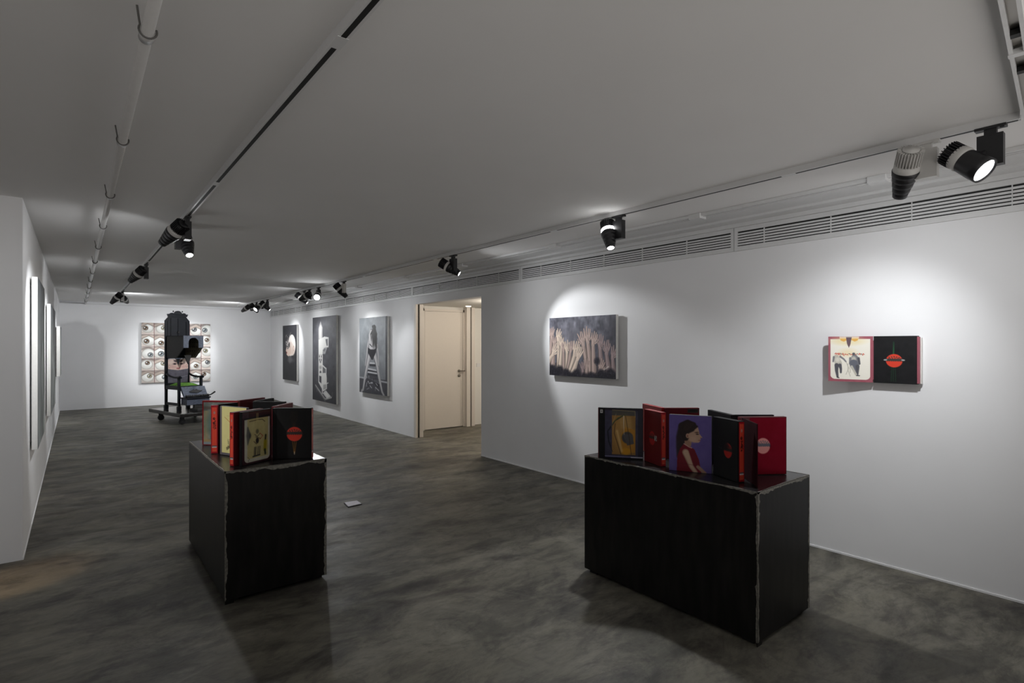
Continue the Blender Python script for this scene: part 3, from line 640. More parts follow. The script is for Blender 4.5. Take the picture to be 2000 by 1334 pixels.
def paint_eyes():
    W = 1.0; c = Cv(W, 260, (206, 198, 190)); r = random.Random(9); n = 6
    bx = [0.0, 0.172, 0.345, 0.515, 0.685, 0.855, 1.0]
    irises = [((0.25, .42), 40), ((0.55, 0.5), 70)]
    for jx in range(6):
        for iy in range(5):
            x0, x1, y0, y1 = bx[jx], bx[jx + 1], iy / 5, (iy + 1) / 5; w_, h_ = x1 - x0, 0.2
            t = (c.x > x0) & (c.x < x1) & (c.y > y0) & (c.y < y1)
            keep = c.a.copy()
            k0 = r.uniform(0.84, 1.06); c.put(t.astype(float), (226 * k0, 217 * k0, 210 * k0))
            cx, cy = x0 + w_ * r.uniform(0.38, 0.66), y0 + h_ * r.uniform(0.42, 0.62)
            c.stroke([(x0, cy - 0.075), (cx, cy - 0.105 + r.uniform(-.01, .01)), (x1, cy - 0.07)], 0.018, (96, 84, 78), 10, 0.75)
            c.stroke([(x0, cy + 0.08), (cx, cy + 0.105), (x1, cy + 0.07)], 0.010, (178, 156, 144), 8, 0.5)
            er = 0.080 * r.uniform(0.9, 1.15)
            c.ell(cx, cy, er * 1.07, er * 1.0, (120, 112, 106), soft=4); c.ell(cx, cy, er, er * 0.93, (222, 222, 217), soft=4)
            c.ell(cx, cy + er * 0.55, er * 0.8, er * 0.3, (186, 182, 176), soft=14, a=0.6); c.ell(cx + 0.012, cy - 0.01, er * 0.6, er * 0.5, (250, 250, 248), soft=14, a=0.7)
            q = r.uniform(0, 6.28); ix, iyc = cx + er * 0.40 * math.cos(q), cy + er * 0.36 * math.sin(q); ir = er * r.uniform(0.40, 0.50)
            ic = r.choice([(104, 80, 58), (116, 126, 130), (136, 130, 100), (96, 100, 104), (150, 144, 116)])
            c.ell(ix, iyc, ir * 1.1, ir * 1.1, (170, 166, 160), soft=4, a=0.7); c.ell(ix, iyc, ir, ir, (58, 52, 48), soft=2.5); c.ell(ix, iyc, ir * 0.84, ir * 0.84, ic, soft=3)
            for k in range(9): a2 = k * 0.7 + q; c.stroke([(ix + ir * .45 * math.cos(a2), iyc + ir * .45 * math.sin(a2)), (ix + ir * .8 * math.cos(a2), iyc + ir * .8 * math.sin(a2))], 0.0022, tuple(min(255, int(v * 1.4)) for v in ic), 1.2, 0.7)
            c.ell(ix, iyc, ir * 0.42, ir * 0.42, (12, 11, 11)); c.ell(ix - ir * 0.35, iyc - ir * 0.2, ir * 0.30, ir * 0.26, (236, 238, 240)); c.ell(ix + ir * 0.3, iyc + ir * 0.35, ir * 0.2, ir * 0.16, (206, 208, 210))
            if r.random() < 0.6:
                hb = cy - er * r.uniform(0.55, 0.85); c.stroke([(x0 - 0.01, hb + 0.02), (cx, hb - 0.035), (x1 + 0.01, hb + 0.01)], 0.020, (196 * k0, 180 * k0, 168 * k0), 4); c.stroke([(x0, hb + 0.04), (cx, hb - 0.012), (x1, hb + 0.03)], 0.0035, (70, 58, 52), 2, 0.8)
            m_ = t.astype(float)[..., None]; c.a = c.a * m_ + keep * (1 - m_)
    for x in bx[1:-1]: c.stroke([(x, 0), (x + 0.006, 1)], 0.0032, (96, 52, 52), 1.2); 
    for i in range(1, 5): c.stroke([(0, i / 5), (1, i / 5 + 0.004)], 0.003, (66, 50, 50), 1.2)
    return c

def paint_drapes(seed):
    W = 0.85; c = Cv(W, 140, (118, 122, 122)); r = random.Random(seed); c.noise(0.03, 6, 8)
    c.put(np.clip(0.3 - c.y, 0, 1) * 3, (78, 80, 84), 0.8)
    for k in range(16):
        x = r.uniform(0.1, 0.8); y = r.uniform(0.25, 0.8)
        c.stroke([(x, y), (x + r.uniform(-0.1, 0.1), y + 0.15), (x + r.uniform(-0.1, 0.1), y + 0.3)], [0.01, 0.03, 0.012], r.choice([(232, 238, 236), (206, 216, 212), (170, 182, 176), (96, 104, 100)]), 6, 0.8)
    return c

canvas('canvas_painting', 'large canvas of eyes in a grid on the back wall behind the throne', 'painting', paint_eyes(), (1.262, YB - 0.07), (2.765, YB - 0.07), 0.57, 2.06, (0, -1), 0.055)
canvas('canvas_painting', 'dark canvas of a pale ornamented head in profile, farthest on the right wall', 'painting', paint_head(), (XW - 0.055, 14.87), (XW - 0.055, 13.72), 0.615, 2.01, (-1, 0), 0.043)
canvas('canvas_painting', 'tall dark canvas showing a white throne, middle of the three beyond the doorway', 'painting', paint_throne(), (XW - 0.06, 12.55), (XW - 0.06, 11.11), 0.265, 2.13, (-1, 0), 0.048)
canvas('canvas_painting', 'grey canvas of a long-haired figure bending over a ladder, left of the doorway', 'painting', paint_figure(), (XW - 0.055, 9.93), (XW - 0.055, 8.74), 0.612, 2.012, (-1, 0), 0.043)
canvas('canvas_painting', 'landscape canvas of many raised hands on the right wall', 'painting', paint_hands(), (XW - 0.06, 4.575), (XW - 0.06, 3.595), 1.16, 1.81, (-1, 0), 0.036, gap=0.02)
canvas('canvas_painting', 'nearest grey and white canvas on the left wall, seen edge-on', 'painting', paint_drapes(1), (-0.241, 5.84), (-0.241, 7.05), 0.655, 2.055, (1, 0), 0.037, group=None)
canvas('canvas_painting', 'middle grey and white canvas on the left wall, seen edge-on', 'painting', paint_drapes(2), (-0.241, 8.77), (-0.241, 10.7), 0.63, 2.01, (1, 0), 0.037)
canvas('canvas_painting', 'farthest small pale canvas on the left wall', 'painting', paint_drapes(3), (-0.225, 12.95), (-0.225, 14.0), 0.93, 1.85, (1, 0), 0.05)

# ------------------------------------------------------------------ pictures for the book boxes
RD, DKR = (205, 58, 44), (110, 22, 30)
def disc(c, cx, cy, r, red=(206, 62, 48), band=(74, 72, 72), sx=1.0):
    c.ell(cx, cy, r * sx, r, red)
    m = (np.abs(c.y - cy + r * 0.12 + 0.006 * np.sin(c.x * 160)) < r * 0.20) & (((c.x - cx) / sx) ** 2 + (c.y - cy) ** 2 < (r * 1.04) ** 2)
    c.put(m.astype(float), band)
    for k in range(-2, 3):
        c.ell(cx + k * r * 0.30 * sx, cy - r * (0.60 - 0.06 * abs(k)), r * 0.07, r * 0.11, band, rot=0.3 * k)
        c.ell(cx + k * r * 0.33 * sx + r * .12, cy - r * (0.42 - 0.03 * abs(k)), r * 0.06, r * 0.05, band)
    return c
def a_disc_black():
    c = Cv(0.62, 150, (16, 16, 18)); c.noise(0.004, 6, 8)
    for k in range(-4, 5): c.stroke([(0.31 + k * 0.004, 0.36), (0.31 + k * 0.018, 0.18), (0.31 + k * 0.014, 0.06)], 0.0022, (60, 44, 22), a=0.65)
    disc(c, 0.32, 0.51, 0.145, RD, (58, 48, 46))
    for k in (-1, 0, 1): c.stroke([(0.32 + k * 0.035, 0.66), (0.32 + k * 0.006, 0.90)], 0.004, (176, 120, 44))
    c.stroke([(0.32, 0.87), (0.32, 0.92)], 0.006, (210, 200, 190)); return c
def a_disc_far():
    c = Cv(0.66, 130, (10, 10, 11)); c.noise(0.003, 6, 8)
    disc(c, 0.40, 0.52, 0.13, (176, 36, 30), (38, 34, 32), 0.85); c.ell(0.33, 0.44, 0.09, 0.07, (12, 11, 12), soft=10, a=0.8)
    c.stroke([(0.14, 0.50), (0.24, 0.51)], 0.005, (60, 60, 60)); c.stroke([(0.52, 0.54), (0.60, 0.55)], 0.005, (56, 40, 30)); return c
def a_disc_red(small=False):
    c = Cv(0.72, 140, (126, 10, 34)); c.noise(0.006, 6, 8)
    disc(c, 0.26, 0.50, 0.14, (222, 150, 146), (104, 104, 116)); c.ell(0.405, 0.51, 0.012, 0.03, (60, 10, 24), a=0.5); return c
def a_disc_red_left():
    c = Cv(0.60, 140, (100, 10, 18)); c.noise(0.006, 6, 8)
    disc(c, 0.30, 0.52, 0.135, (168, 30, 34), (66, 46, 46), 0.8); c.rect(0.385, 0.46, 0.47, 0.56, (170, 170, 170)); c.scribble(0.40, 0.47, 0.455, 0.55, (30, 20, 20), 6, 0.006); return c
def a_wall_disc():
    c = Cv(0.80, 170, (24, 24, 26)); c.noise(0.008, 8, 10)
    for (x0, x1) in ((0.375, 0.372), (0.39, 0.385)): c.stroke([(x0, 0.12), (x1, 0.40)], [0.003, 0.009], (36, 84, 52))
    for (x0, x1) in ((0.345, 0.335), (0.375, 0.375), (0.41, 0.42)): c.stroke([(x0, 0.66), (x1, 0.96)], 0.005, (30, 66, 42))
    disc(c, 0.39, 0.52, 0.140, (216, 66, 46), (62, 60, 58), 1.10)
    for sgn in (-1, 1): c.ell(0.39 + sgn * 0.165, 0.505, 0.035, 0.016, (168, 168, 168), rot=0.1 * sgn)
    return c
def a_wall_jersey():
    c = Cv(0.93, 190, (160, 88, 100)); c.noise(0.008, 8, 8)
    cr = (240, 236, 224)
    m = (c.x > 0.045) & (c.x < 0.88) & (c.y > 0.06) & (c.y < 0.945)
    r = 0.09
    for (cx, cy, sx) in ((0.045 + r, 0.945 - r, -1), (0.88 - r, 0.945 - r, 1)):
        m &= ~(((c.x - cx) * sx > 0) & (c.y > cy) & ((c.x - cx) ** 2 + (c.y - cy) ** 2 > r * r))
    c.put(m.astype(float), cr)
    c.ell(0.42, 0.10, 0.34, 0.09, (232, 214, 160), soft=14, a=0.6); c.ell(0.42, 0.36, 0.16, 0.08, (236, 214, 164), soft=20, a=0.55)
    c.poly([(0.24, 0.02), (0.65, 0.02), (0.62, 0.09), (0.56, 0.115), (0.49, 0.08), (0.40, 0.08), (0.33, 0.115), (0.27, 0.09)], (226, 176, 92)); c.poly([(0.38, 0.0), (0.50, 0.0), (0.47, 0.18), (0.44, 0.25), (0.40, 0.16)], (104, 84, 92))
    c.poly([(0.24, 0.0), (0.65, 0.0), (0.65, 0.05), (0.24, 0.05)], cr, 0.6); c.poly([(0.38, 0.02), (0.50, 0.02), (0.47, 0.18), (0.44, 0.25), (0.40, 0.16)], (104, 84, 92))
    rr = random.Random(8); x = 0.14
    while x < 0.74:
        c.stroke([(x, 0.40 + rr.uniform(-.02, .02)), (x + rr.uniform(.0, .03), 0.38 + rr.uniform(-.02, .02)), (x + 0.03, 0.41 + rr.uniform(-.02, .02))], 0.006, (196, 66, 44) if rr.random() < .7 else (120, 96, 84)); x += 0.042
    g0, g1, g2 = (86, 86, 92), (128, 128, 132), (196, 192, 180)
    # left walker
    c.stroke([(0.17, 0.48), (0.22, 0.60)], [0.07, 0.075], g2, 3); c.stroke([(0.12, 0.46), (0.105, 0.56)], [0.022, 0.016], g1); c.stroke([(0.26, 0.45), (0.33, 0.50), (0.38, 0.56)], [0.022, 0.018, 0.014], g1)
    c.stroke([(0.18, 0.64), (0.18, 0.76), (0.20, 0.90)], [0.045, 0.035, 0.022], g0, 2); c.stroke([(0.25, 0.64), (0.27, 0.72), (0.27, 0.80)], [0.038, 0.026, 0.02], g0, 2)
    c.ell(0.20, 0.52, 0.05, 0.05, (226, 222, 210), soft=8, a=0.8)
    # right walker
    c.stroke([(0.56, 0.47), (0.56, 0.60)], [0.07, 0.10], g1, 3); c.ell(0.54, 0.50, 0.05, 0.06, g2, soft=6); c.ell(0.54, 0.385, 0.03, 0.028, g0, soft=3)
    c.stroke([(0.47, 0.48), (0.46, 0.60)], [0.024, 0.018], g1); c.stroke([(0.64, 0.48), (0.66, 0.60)], [0.026, 0.02], g0)
    c.stroke([(0.54, 0.60), (0.56, 0.68), (0.61, 0.84)], [0.09, 0.07, 0.025], (104, 106, 116), 3); c.stroke([(0.62, 0.66), (0.62, 0.82)], [0.04, 0.02], g0, 3)
    c.stroke([(0.50, 0.66), (0.59, 0.84)], 0.022, g2, 3)
    for p in (((0.38, 0.56), (0.44, 0.70), (0.38, 0.84)), ((0.42, 0.60), (0.42, 0.74), (0.47, 0.88)), ((0.46, 0.62), (0.47, 0.80))): c.stroke(p, 0.005, (176, 172, 160))
    c.stroke([(0.60, 0.86), (0.66, 0.86)], 0.01, (60, 60, 64)); c.stroke([(0.19, 0.91), (0.23, 0.92)], 0.01, (60, 60, 64)); return c
def a_teal():
    c = Cv(0.68, 130, (118, 126, 122)); c.noise(0.05, 5, 8)
    c.rect(0, 0.10, 0.68, 0.17, (92, 78, 72), 0.7); c.put(np.clip(1 - np.abs(c.x - 0.05) * 10, 0, 1) * (c.y > 0.2), (176, 158, 112), 0.7)
    c.ell(0.25, 0.50, 0.2, 0.28, (96, 122, 116), soft=20, a=0.8); c.stroke([(0.30, 0.35), (0.22, 0.5), (0.28, 0.7)], 0.012, (52, 66, 66), 3, 0.7)
    c.ell(0.25, 0.82, 0.10, 0.10, (58, 60, 64), soft=8, a=0.8); c.rect(0, 0.88, 0.68, 0.94, (176, 142, 92), 0.6); c.rect(0, 0.94, 0.68, 1, (140, 150, 160), 0.9); return c
def a_yellow():
    c = Cv(0.76, 150, (222, 214, 148)); c.noise(0.006, 6, 6)
    c.rect(0, 0.95, 0.76, 1, (96, 92, 100)); c.rect(0, 0, 0.05, 1, (104, 98, 104))
    c.stroke([(0.14, 0.22), (0.36, 0.36)], 0.005, (190, 130, 70)); c.ell(0.42, 0.40, 0.10, 0.15, (232, 166, 70), soft=3); c.poly([(0.33, 0.42), (0.52, 0.42), (0.50, 0.56), (0.34, 0.56)], (230, 158, 70))
    c.stroke([(0.20, 0.19), (0.5, 0.19)], 0.002, (160, 150, 110), a=0.6)
    r = random.Random(12)
    for k in range(26): x = 0.22 + r.uniform(0, 0.34); y = 0.60 + r.uniform(0, 0.24); c.stroke([(x, y), (x + r.uniform(0, 0.09), y + r.uniform(0, 0.08))], 0.004, (92, 88, 66), a=0.75)
    c.poly([(0.18, 0.84), (0.34, 0.76), (0.36, 0.80), (0.20, 0.90)], (96, 90, 62), 0.8); c.ell(0.34, 0.90, 0.05, 0.045, (90, 84, 60), a=0.8); c.ell(0.34, 0.90, 0.034, 0.03, (206, 196, 136)); return c
def a_jersey_dark():
    c = Cv(0.68, 170, (46, 12, 20)); c.rect(0.0, 0, 0.68, 0.055, (58, 26, 20)); c.rect(0, 0, 0.14, 0.12, (66, 52, 62), 0.7)
    cr = (170, 158, 108)
    m = (c.x > 0.045) & (c.x < 0.64) & (c.y > 0.14) & (c.y < 0.965); r = 0.08
    for (cx, cy, sx) in ((0.045 + r, 0.965 - r, -1), (0.64 - r, 0.965 - r, 1)):
        m &= ~(((c.x - cx) * sx > 0) & (c.y > cy) & ((c.x - cx) ** 2 + (c.y - cy) ** 2 > r * r))
    c.put(m.astype(float), (176, 172, 156)); m2 = m & (c.x > 0.11) & (c.x < 0.60) & (c.y < 0.90); c.put(m2.astype(float), cr); c.noise(0.012, 10, 10)
    c.stroke([(0.05, 0.135), (0.63, 0.11)], 0.014, (14, 14, 16)); c.stroke([(0.16, 0.19), (0.34, 0.175), (0.46, 0.18), (0.52, 0.23)], 0.005, (50, 34, 24)); c.stroke([(0.325, 0.05), (0.325, 0.20)], 0.004, (196, 180, 110)); c.stroke([(0.355, 0.05), (0.355, 0.20)], 0.004, (196, 180, 110))
    c.stroke([(0.12, 0.30), (0.14, 0.45), (0.12, 0.62)], [0.015, 0.05, 0.01], (70, 72, 72), 4, 0.85); c.ell(0.17, 0.46, 0.025, 0.05, (50, 50, 52), soft=4, a=0.8)
    c.ell(0.34, 0.40, 0.035, 0.045, (88, 84, 60), soft=4, a=0.9); c.ell(0.34, 0.575, 0.035, 0.055, (26, 20, 18), soft=3)
    for p in (((0.28, 0.45), (0.34, 0.50), (0.40, 0.45)), ((0.30, 0.50), (0.42, 0.55)), ((0.40, 0.44), (0.47, 0.50), (0.40, 0.56)), ((0.26, 0.58), (0.32, 0.64))): c.stroke(p, 0.006, (150, 66, 48) if p[0][0] == 0.40 else (70, 60, 44))
    for q in (0.28, 0.31, 0.36, 0.40): c.stroke([(q, 0.70), (q - 0.01, 0.86)], 0.012, (54, 50, 44), 2, 0.8)
    c.stroke([(0.24, 0.87), (0.40, 0.86)], 0.012, (34, 34, 38)); c.stroke([(0.54, 0.50), (0.53, 0.60)], 0.018, (34, 30, 22), 3); c.stroke([(0.53, 0.62), (0.52, 0.78)], 0.035, (142, 128, 18), 4); c.stroke([(0.52, 0.78), (0.53, 0.86)], 0.02, (38, 40, 32), 3)
    c.scribble(0.10, 0.86, 0.16, 0.95, (90, 86, 76), 7, 0.004); return c
def a_guitar():
    c = Cv(0.80, 160, (56, 54, 76)); c.noise(0.015, 6, 8); c.rect(0.70, 0, 0.8, 1, (36, 36, 50), 0.9); c.rect(0, 0, 0.8, 0.03, (40, 34, 50))
    c.poly([(0.15, 0.13), (0.65, 0.13), (0.65, 0.93), (0.15, 0.93)], (150, 112, 58)); c.ell(0.40, 0.50, 0.22, 0.38, (176, 136, 74), soft=14, a=0.7)
    c.poly([(0.44, 0.36), (0.64, 0.42), (0.64, 0.88), (0.36, 0.90), (0.34, 0.55)], (186, 130, 38), 0.9); c.ell(0.48, 0.58, 0.12, 0.12, (72, 70, 72), soft=4); c.poly([(0.38, 0.52), (0.58, 0.50), (0.62, 0.70), (0.48, 0.74)], (84, 82, 84)); c.ell(0.45, 0.86, 0.10, 0.07, (206, 148, 30), soft=6)
    c.rect(0.15, 0.02, 0.65, 0.13, (88, 86, 70), 0.7)
    for k in range(9): c.stroke([(0.30 + 0.006 * k, 0.16 + k * 0.028), (0.56, 0.16 + k * 0.028)], 0.0022, (222, 196, 130), a=0.8)
    c.stroke([(0.16, 0.02), (0.64, 0.04), (0.645, 0.16)], 0.003, (200, 176, 120)); 
    c.stroke([(0.42, 0.12), (0.22, 0.24), (0.06, 0.46), (0.08, 0.66), (0.16, 0.88)], [0.004, 0.008, 0.013, 0.013, 0.004], (18, 26, 38)); c.stroke([(0.42, 0.12), (0.28, 0.18), (0.16, 0.30)], 0.010, (70, 84, 42), a=0.9)
    c.stroke([(0.40, 0.14), (0.40, 0.34), (0.41, 0.52)], [0.010, 0.006, 0.004], (214, 200, 176)); c.stroke([(0.22, 0.30), (0.20, 0.50), (0.30, 0.80), (0.34, 0.92)], 0.006, (60, 40, 26)); c.stroke([(0.44, 0.14), (0.52, 0.60), (0.56, 0.92)], 0.005, (60, 44, 26))
    c.stroke([(0.24, 0.10), (0.14, 0.36)], 0.004, (196, 180, 130), a=0.7); c.stroke([(0.26, 0.45), (0.36, 0.86)], 0.022, (214, 178, 116), 5, 0.8)
    c.rect(0.0, 0.965, 0.8, 0.98, (130, 130, 166)); c.rect(0.55, 0.97, 0.8, 0.985, (210, 210, 220)); return c
def a_girl():
    c = Cv(0.76, 200, (98, 84, 150)); c.noise(0.010, 5, 5)
    hr, sk2, dr = (38, 26, 26), (188, 154, 132), (112, 16, 34)
    c.stroke([(0.27, 0.26), (0.22, 0.40), (0.20, 0.58), (0.17, 0.74)], [0.11, 0.09, 0.07, 0.03], hr, 7, 0.92)
    c.stroke([(0.35, 0.40), (0.34, 0.52)], [0.065, 0.06], (160, 124, 104), 3)
    c.poly([(0.26, 0.52), (0.40, 0.56), (0.46, 0.60), (0.54, 0.78), (0.58, 1.0), (0.14, 1.0), (0.15, 0.74), (0.20, 0.60)], dr); c.noise(0.004, 9, 9)
    c.stroke([(0.27, 0.51), (0.36, 0.56), (0.41, 0.575)], 0.008, (196, 160, 150))
    c.ell(0.42, 0.35, 0.115, 0.115, sk2, soft=3); c.poly([(0.42, 0.22), (0.52, 0.20), (0.545, 0.29), (0.545, 0.315), (0.60, 0.38), (0.565, 0.395), (0.57, 0.415), (0.555, 0.43), (0.56, 0.45), (0.53, 0.475), (0.44, 0.475), (0.36, 0.44)], sk2)
    c.ell(0.44, 0.42, 0.06, 0.05, (204, 168, 146), soft=14, a=0.7); c.ell(0.50, 0.295, 0.034, 0.008, (60, 40, 34), rot=-0.1, soft=2); c.ell(0.51, 0.325, 0.026, 0.011, (50, 36, 34), soft=2); c.ell(0.545, 0.432, 0.018, 0.006, (150, 74, 70), soft=2); c.ell(0.572, 0.385, 0.008, 0.005, (110, 70, 60))
    c.stroke([(0.24, 0.20), (0.34, 0.155), (0.44, 0.165)], [0.07, 0.075, 0.05], hr, 4); c.stroke([(0.28, 0.26), (0.40, 0.22), (0.50, 0.19)], [0.09, 0.07, 0.02], hr, 4); c.stroke([(0.27, 0.30), (0.30, 0.40)], [0.085, 0.055], hr, 4)
    for k in range(12): c.stroke([(0.30 + k * 0.014, 0.13), (0.26 + k * 0.008, 0.27)], 0.002, (74, 54, 44), a=0.5)
    c.ell(0.335, 0.365, 0.030, 0.042, (196, 158, 136)); c.ell(0.335, 0.37, 0.014, 0.024, (140, 96, 80), soft=3)
    c.stroke([(0.30, 0.66), (0.35, 0.78), (0.40, 0.90), (0.48, 1.0)], [0.062, 0.052, 0.044, 0.04], (150, 116, 98), 3); c.stroke([(0.305, 0.665), (0.36, 0.79), (0.41, 0.91), (0.48, 1.0)], [0.05, 0.038, 0.03, 0.03], (198, 166, 144), 5); c.stroke([(0.52, 0.90), (0.64, 1.0)], [0.03, 0.03], (170, 136, 116), 3)
    c.stroke([(0.15, 0.86), (0.54, 0.88)], 0.003, (70, 10, 22), a=0.6); return c
def a_spine(bright=1.0, seed=3):
    c = Cv(0.11, 220, (158, 22, 34)); m = (c.x > 0.012) & (c.x < 0.098) & (c.y > 0.03) & (c.y < 0.975)
    c.put(m.astype(float), (222 * bright, 74 * bright, 54 * bright)); c.ell(0.055, 0.145, 0.016, 0.028, (150, 140, 140)); c.ell(0.055, 0.145, 0.007, 0.016, (222, 110, 90))
    c.ell(0.05, 0.27, 0.022, 0.026, (40, 14, 18), a=0.85); c.ell(0.055, 0.265, 0.008, 0.008, (222, 74, 54)); c.scribble(0.03, 0.30, 0.085, 0.50, (40, 14, 18), 22, 0.003, seed=seed); c.scribble(0.028, 0.33, 0.08, 0.48, (40, 14, 18), 12, 0.0025, seed=seed + 1)
    c.rect(0.012, 0.84, 0.098, 0.862, (96, 86, 92)); c.rect(0.012, 0.862, 0.098, 0.885, (196, 190, 190)); c.rect(0.03, 0.95, 0.08, 0.956, (200, 160, 120)); return c
def a_dark_label():
    c = Cv(2.6, 26, (46, 40, 40)); c.scribble(0.2, 0.3, 2.4, 0.7, (10, 8, 10), 26, 0.05)
    x = 0.2; r = random.Random(1)
    while x < 2.4: c.stroke([(x, r.uniform(.3, .7)), (x + 0.08, r.uniform(.3, .7))], 0.06, (12, 10, 12)); x += 0.1
    return c
def a_white_label():
    c = Cv(0.75, 20, (196, 196, 196)); c.ell(0.37, 0.5, 0.22, 0.28, (60, 60, 64)); c.ell(0.37, 0.5, 0.10, 0.14, (180, 180, 180)); return c

# ------------------------------------------------------------------ book boxes
PZT = 0.77
def pframe(A, B):
    A, B = V((*A, 0)), V((*B, 0)); d = (B - A).normalized(); n = V((d.y, -d.x, 0))
    if n.dot(-A) < 0: n = -n
    return A, B, d, n
def panel(root, o, A, B, z0, h, t, m, front=None, inset=(0, 0, 0, 0), end=None, end_side='B', name='cover', front_mat=None, end_w=0.9, gain=1.0):
    """upright board whose room-facing face runs A-B; front: raster; inset l, r, top, bottom in metres; end: raster on the narrow end"""
    A, B, d, n = pframe(A, B)
    Z = V((0, 0, 1))
    MB(o).prism([A + Z * z0, B + Z * z0, B - n * t + Z * z0, A - n * t + Z * z0], Z * h).build(name, M[m], root, 0.0012)
    # so that the raster reads from left to right for somebody in front of it
    left_is_A = (Z.cross(n)).dot(d) > 0
    P, Q = (A, B) if left_is_A else (B, A)
    e = (Q - P).normalized()
    if front is not None:
        l, r, tp, bt = inset
        tl = P + e * l + n * 0.0016 + Z * (z0 + h - tp) - o
        art_mesh('picture', front, tuple(tl), tuple(e * ((Q - P).length - l - r)), (0, 0, -(h - tp - bt)), root, front_mat or M['art_gloss'], gain)
    if end is not None:
        E_ = B if end_side == 'B' else A; out = d if end_side == 'B' else -d
        right = -n if (Z.cross(out)).dot(-n) > 0 else n
        st = E_ if right.dot(-n) > 0 else E_ - n * t
        tl = st + right * (t * (1 - end_w) / 2) + out * 0.0016 + Z * (z0 + h - 0.004) - o
        art_mesh('spine_label', end, tuple(tl), tuple(right * t * end_w), (0, 0, -(h - 0.008)), root, M['spine_paint'], gain)
def hinge(root, o, A, B, z0, z1, m='black'):
    A, B = V((*A, 0)), V((*B, 0)); n = V(((B - A).y, -(B - A).x, 0)).normalized() * 0.002; Z = V((0, 0, 1))
    MB(o).prism([A - n + Z * z0, B - n + Z * z0, B + n + Z * z0, A + n + Z * z0], Z * (z1 - z0)).build('hinge', M[m], root)
BH = 0.325; Z0 = PZT + 0.0015
def book(label, loc, group): return thing('book_box', label, 'book', (loc[0], loc[1], Z0), group), V((loc[0], loc[1], Z0))
GL, GR = 'opened book boxes on the left pedestal', 'opened book boxes on the right pedestal'
# left pedestal
r_, o = book('burgundy book box with a teal picture inside, at the rear left of the left pedestal', (0.92, 4.32), GL)
panel(r_, o, (0.72, 4.51), (0.918, 4.322), Z0, BH, 0.028, 'red_bright', a_teal(), (0.012, 0.004, 0.012, 0.006))
panel(r_, o, (0.935, 4.345), (1.145, 4.48), Z0, BH, 0.028, 'red'); hinge(r_, o, (0.918, 4.33), (0.937, 4.348), Z0 + 0.02, Z0 + 0.25, 'red')
r_, o = book('book box with a pale yellow picture and red spine, middle left of the left pedestal', (0.72, 4.10), GL)
panel(r_, o, (0.752, 4.045), (0.858, 3.80), Z0, BH, 0.02, 'board_grey', a_yellow(), (0, 0, 0.002, 0.002))
panel(r_, o, (0.735, 4.125), (0.893, 4.198), Z0, BH, 0.02, 'black')
panel(r_, o, (0.708, 4.112), (0.747, 4.092), Z0, BH, 0.016, 'red_bright', a_spine(1.0, 5), (0.002, 0.002, 0.004, 0.004), front_mat=M['spine_paint'], name='spine')
r_, o = book('plain black V-shaped book box behind the others on the left pedestal', (0.985, 4.20), GL)
panel(r_, o, (0.99, 4.205), (1.165, 4.04), Z0, BH, 0.022, 'black'); panel(r_, o, (1.02, 4.235), (1.185, 4.385), Z0, BH, 0.022, 'black'); hinge(r_, o, (0.995, 4.21), (1.02, 4.235), Z0, Z0 + BH * 0.9)
r_, o = book('front left book box showing its red spine at the corner of the left pedestal', (0.72, 3.62), GL)
panel(r_, o, (0.741, 3.590), (0.935, 3.702), Z0, BH, 0.034, 'red', end=a_spine(1.0, 9), end_side='A')
panel(r_, o, (1.03, 3.775), (1.195, 3.955), Z0, BH, 0.028, 'red'); hinge(r_, o, (0.93, 3.715), (1.03, 3.775), Z0 + 0.01, Z0 + 0.2, 'red')
r_, o = book('front book box with a black disc cover and a cream jersey picture, left pedestal', (0.98, 3.672), GL)
panel(r_, o, (0.779, 3.563), (0.976, 3.671), Z0, BH, 0.022, 'black', a_jersey_dark(), (0.002, 0.002, 0.002, 0.002))
panel(r_, o, (0.982, 3.672), (1.180, 3.527), Z0, BH, 0.034, 'black', a_disc_black(), (0.03, 0.004, 0.004, 0.004), end=a_spine(0.75, 11))
# right pedestal
r_, o = book('book box with an ochre string instrument picture, left end of the right pedestal', (2.811, 2.163), GR)
panel(r_, o, (2.642, 2.395), (2.809, 2.166), Z0, BH, 0.03, 'black', a_guitar(), (0.044, 0.002, 0.006, 0.006))
panel(r_, o, (2.8095, 2.156), (2.738, 1.979), Z0, BH, 0.034, 'red_bright', a_disc_red_left(), (0.002, 0.004, 0.004, 0.004), end=a_spine(0.9, 13))
A_, B_, d_, n_ = pframe((2.642, 2.395), (2.809, 2.166))
art_mesh('label_sticker', a_white_label(), tuple(A_ + d_ * 0.014 + n_ * 0.0016 + V((0, 0, Z0 + BH - 0.012)) - o), tuple(d_ * 0.016), (0, 0, -0.022), r_)
MB(o).prism([A_ + V((0, 0, Z0)), A_ + d_ * 0.005 + V((0, 0, Z0)), A_ + d_ * 0.005 + n_ * 0.0015 + V((0, 0, Z0)), A_ + n_ * 0.0015 + V((0, 0, Z0))], (0, 0, BH)).build('edge_strip', M['red'], r_)
r_, o = book('plain burgundy book box standing open behind, left half of the right pedestal', (2.95, 2.11), GR)
panel(r_, o, (3.06, 2.365), (2.945, 2.125), Z0, BH, 0.028, 'red_bright'); panel(r_, o, (2.955, 2.105), (3.13, 1.968), Z0, BH, 0.028, 'red')
A_, B_, d_, n_ = pframe((2.955, 2.105), (3.13, 1.968))
art_mesh('label_sticker', a_dark_label(), tuple(A_ + d_ * 0.145 + n_ * 0.0016 + V((0, 0, Z0 + BH - 0.006)) - o), tuple(d_ * 0.07), (0, 0, -0.024), r_)
hinge(r_, o, (2.95, 2.13), (2.958, 2.11), Z0 + 0.01, Z0 + 0.24, 'red')
r_, o = book('book box with a violet portrait of a girl in profile, right pedestal', (2.812, 1.687), GR)
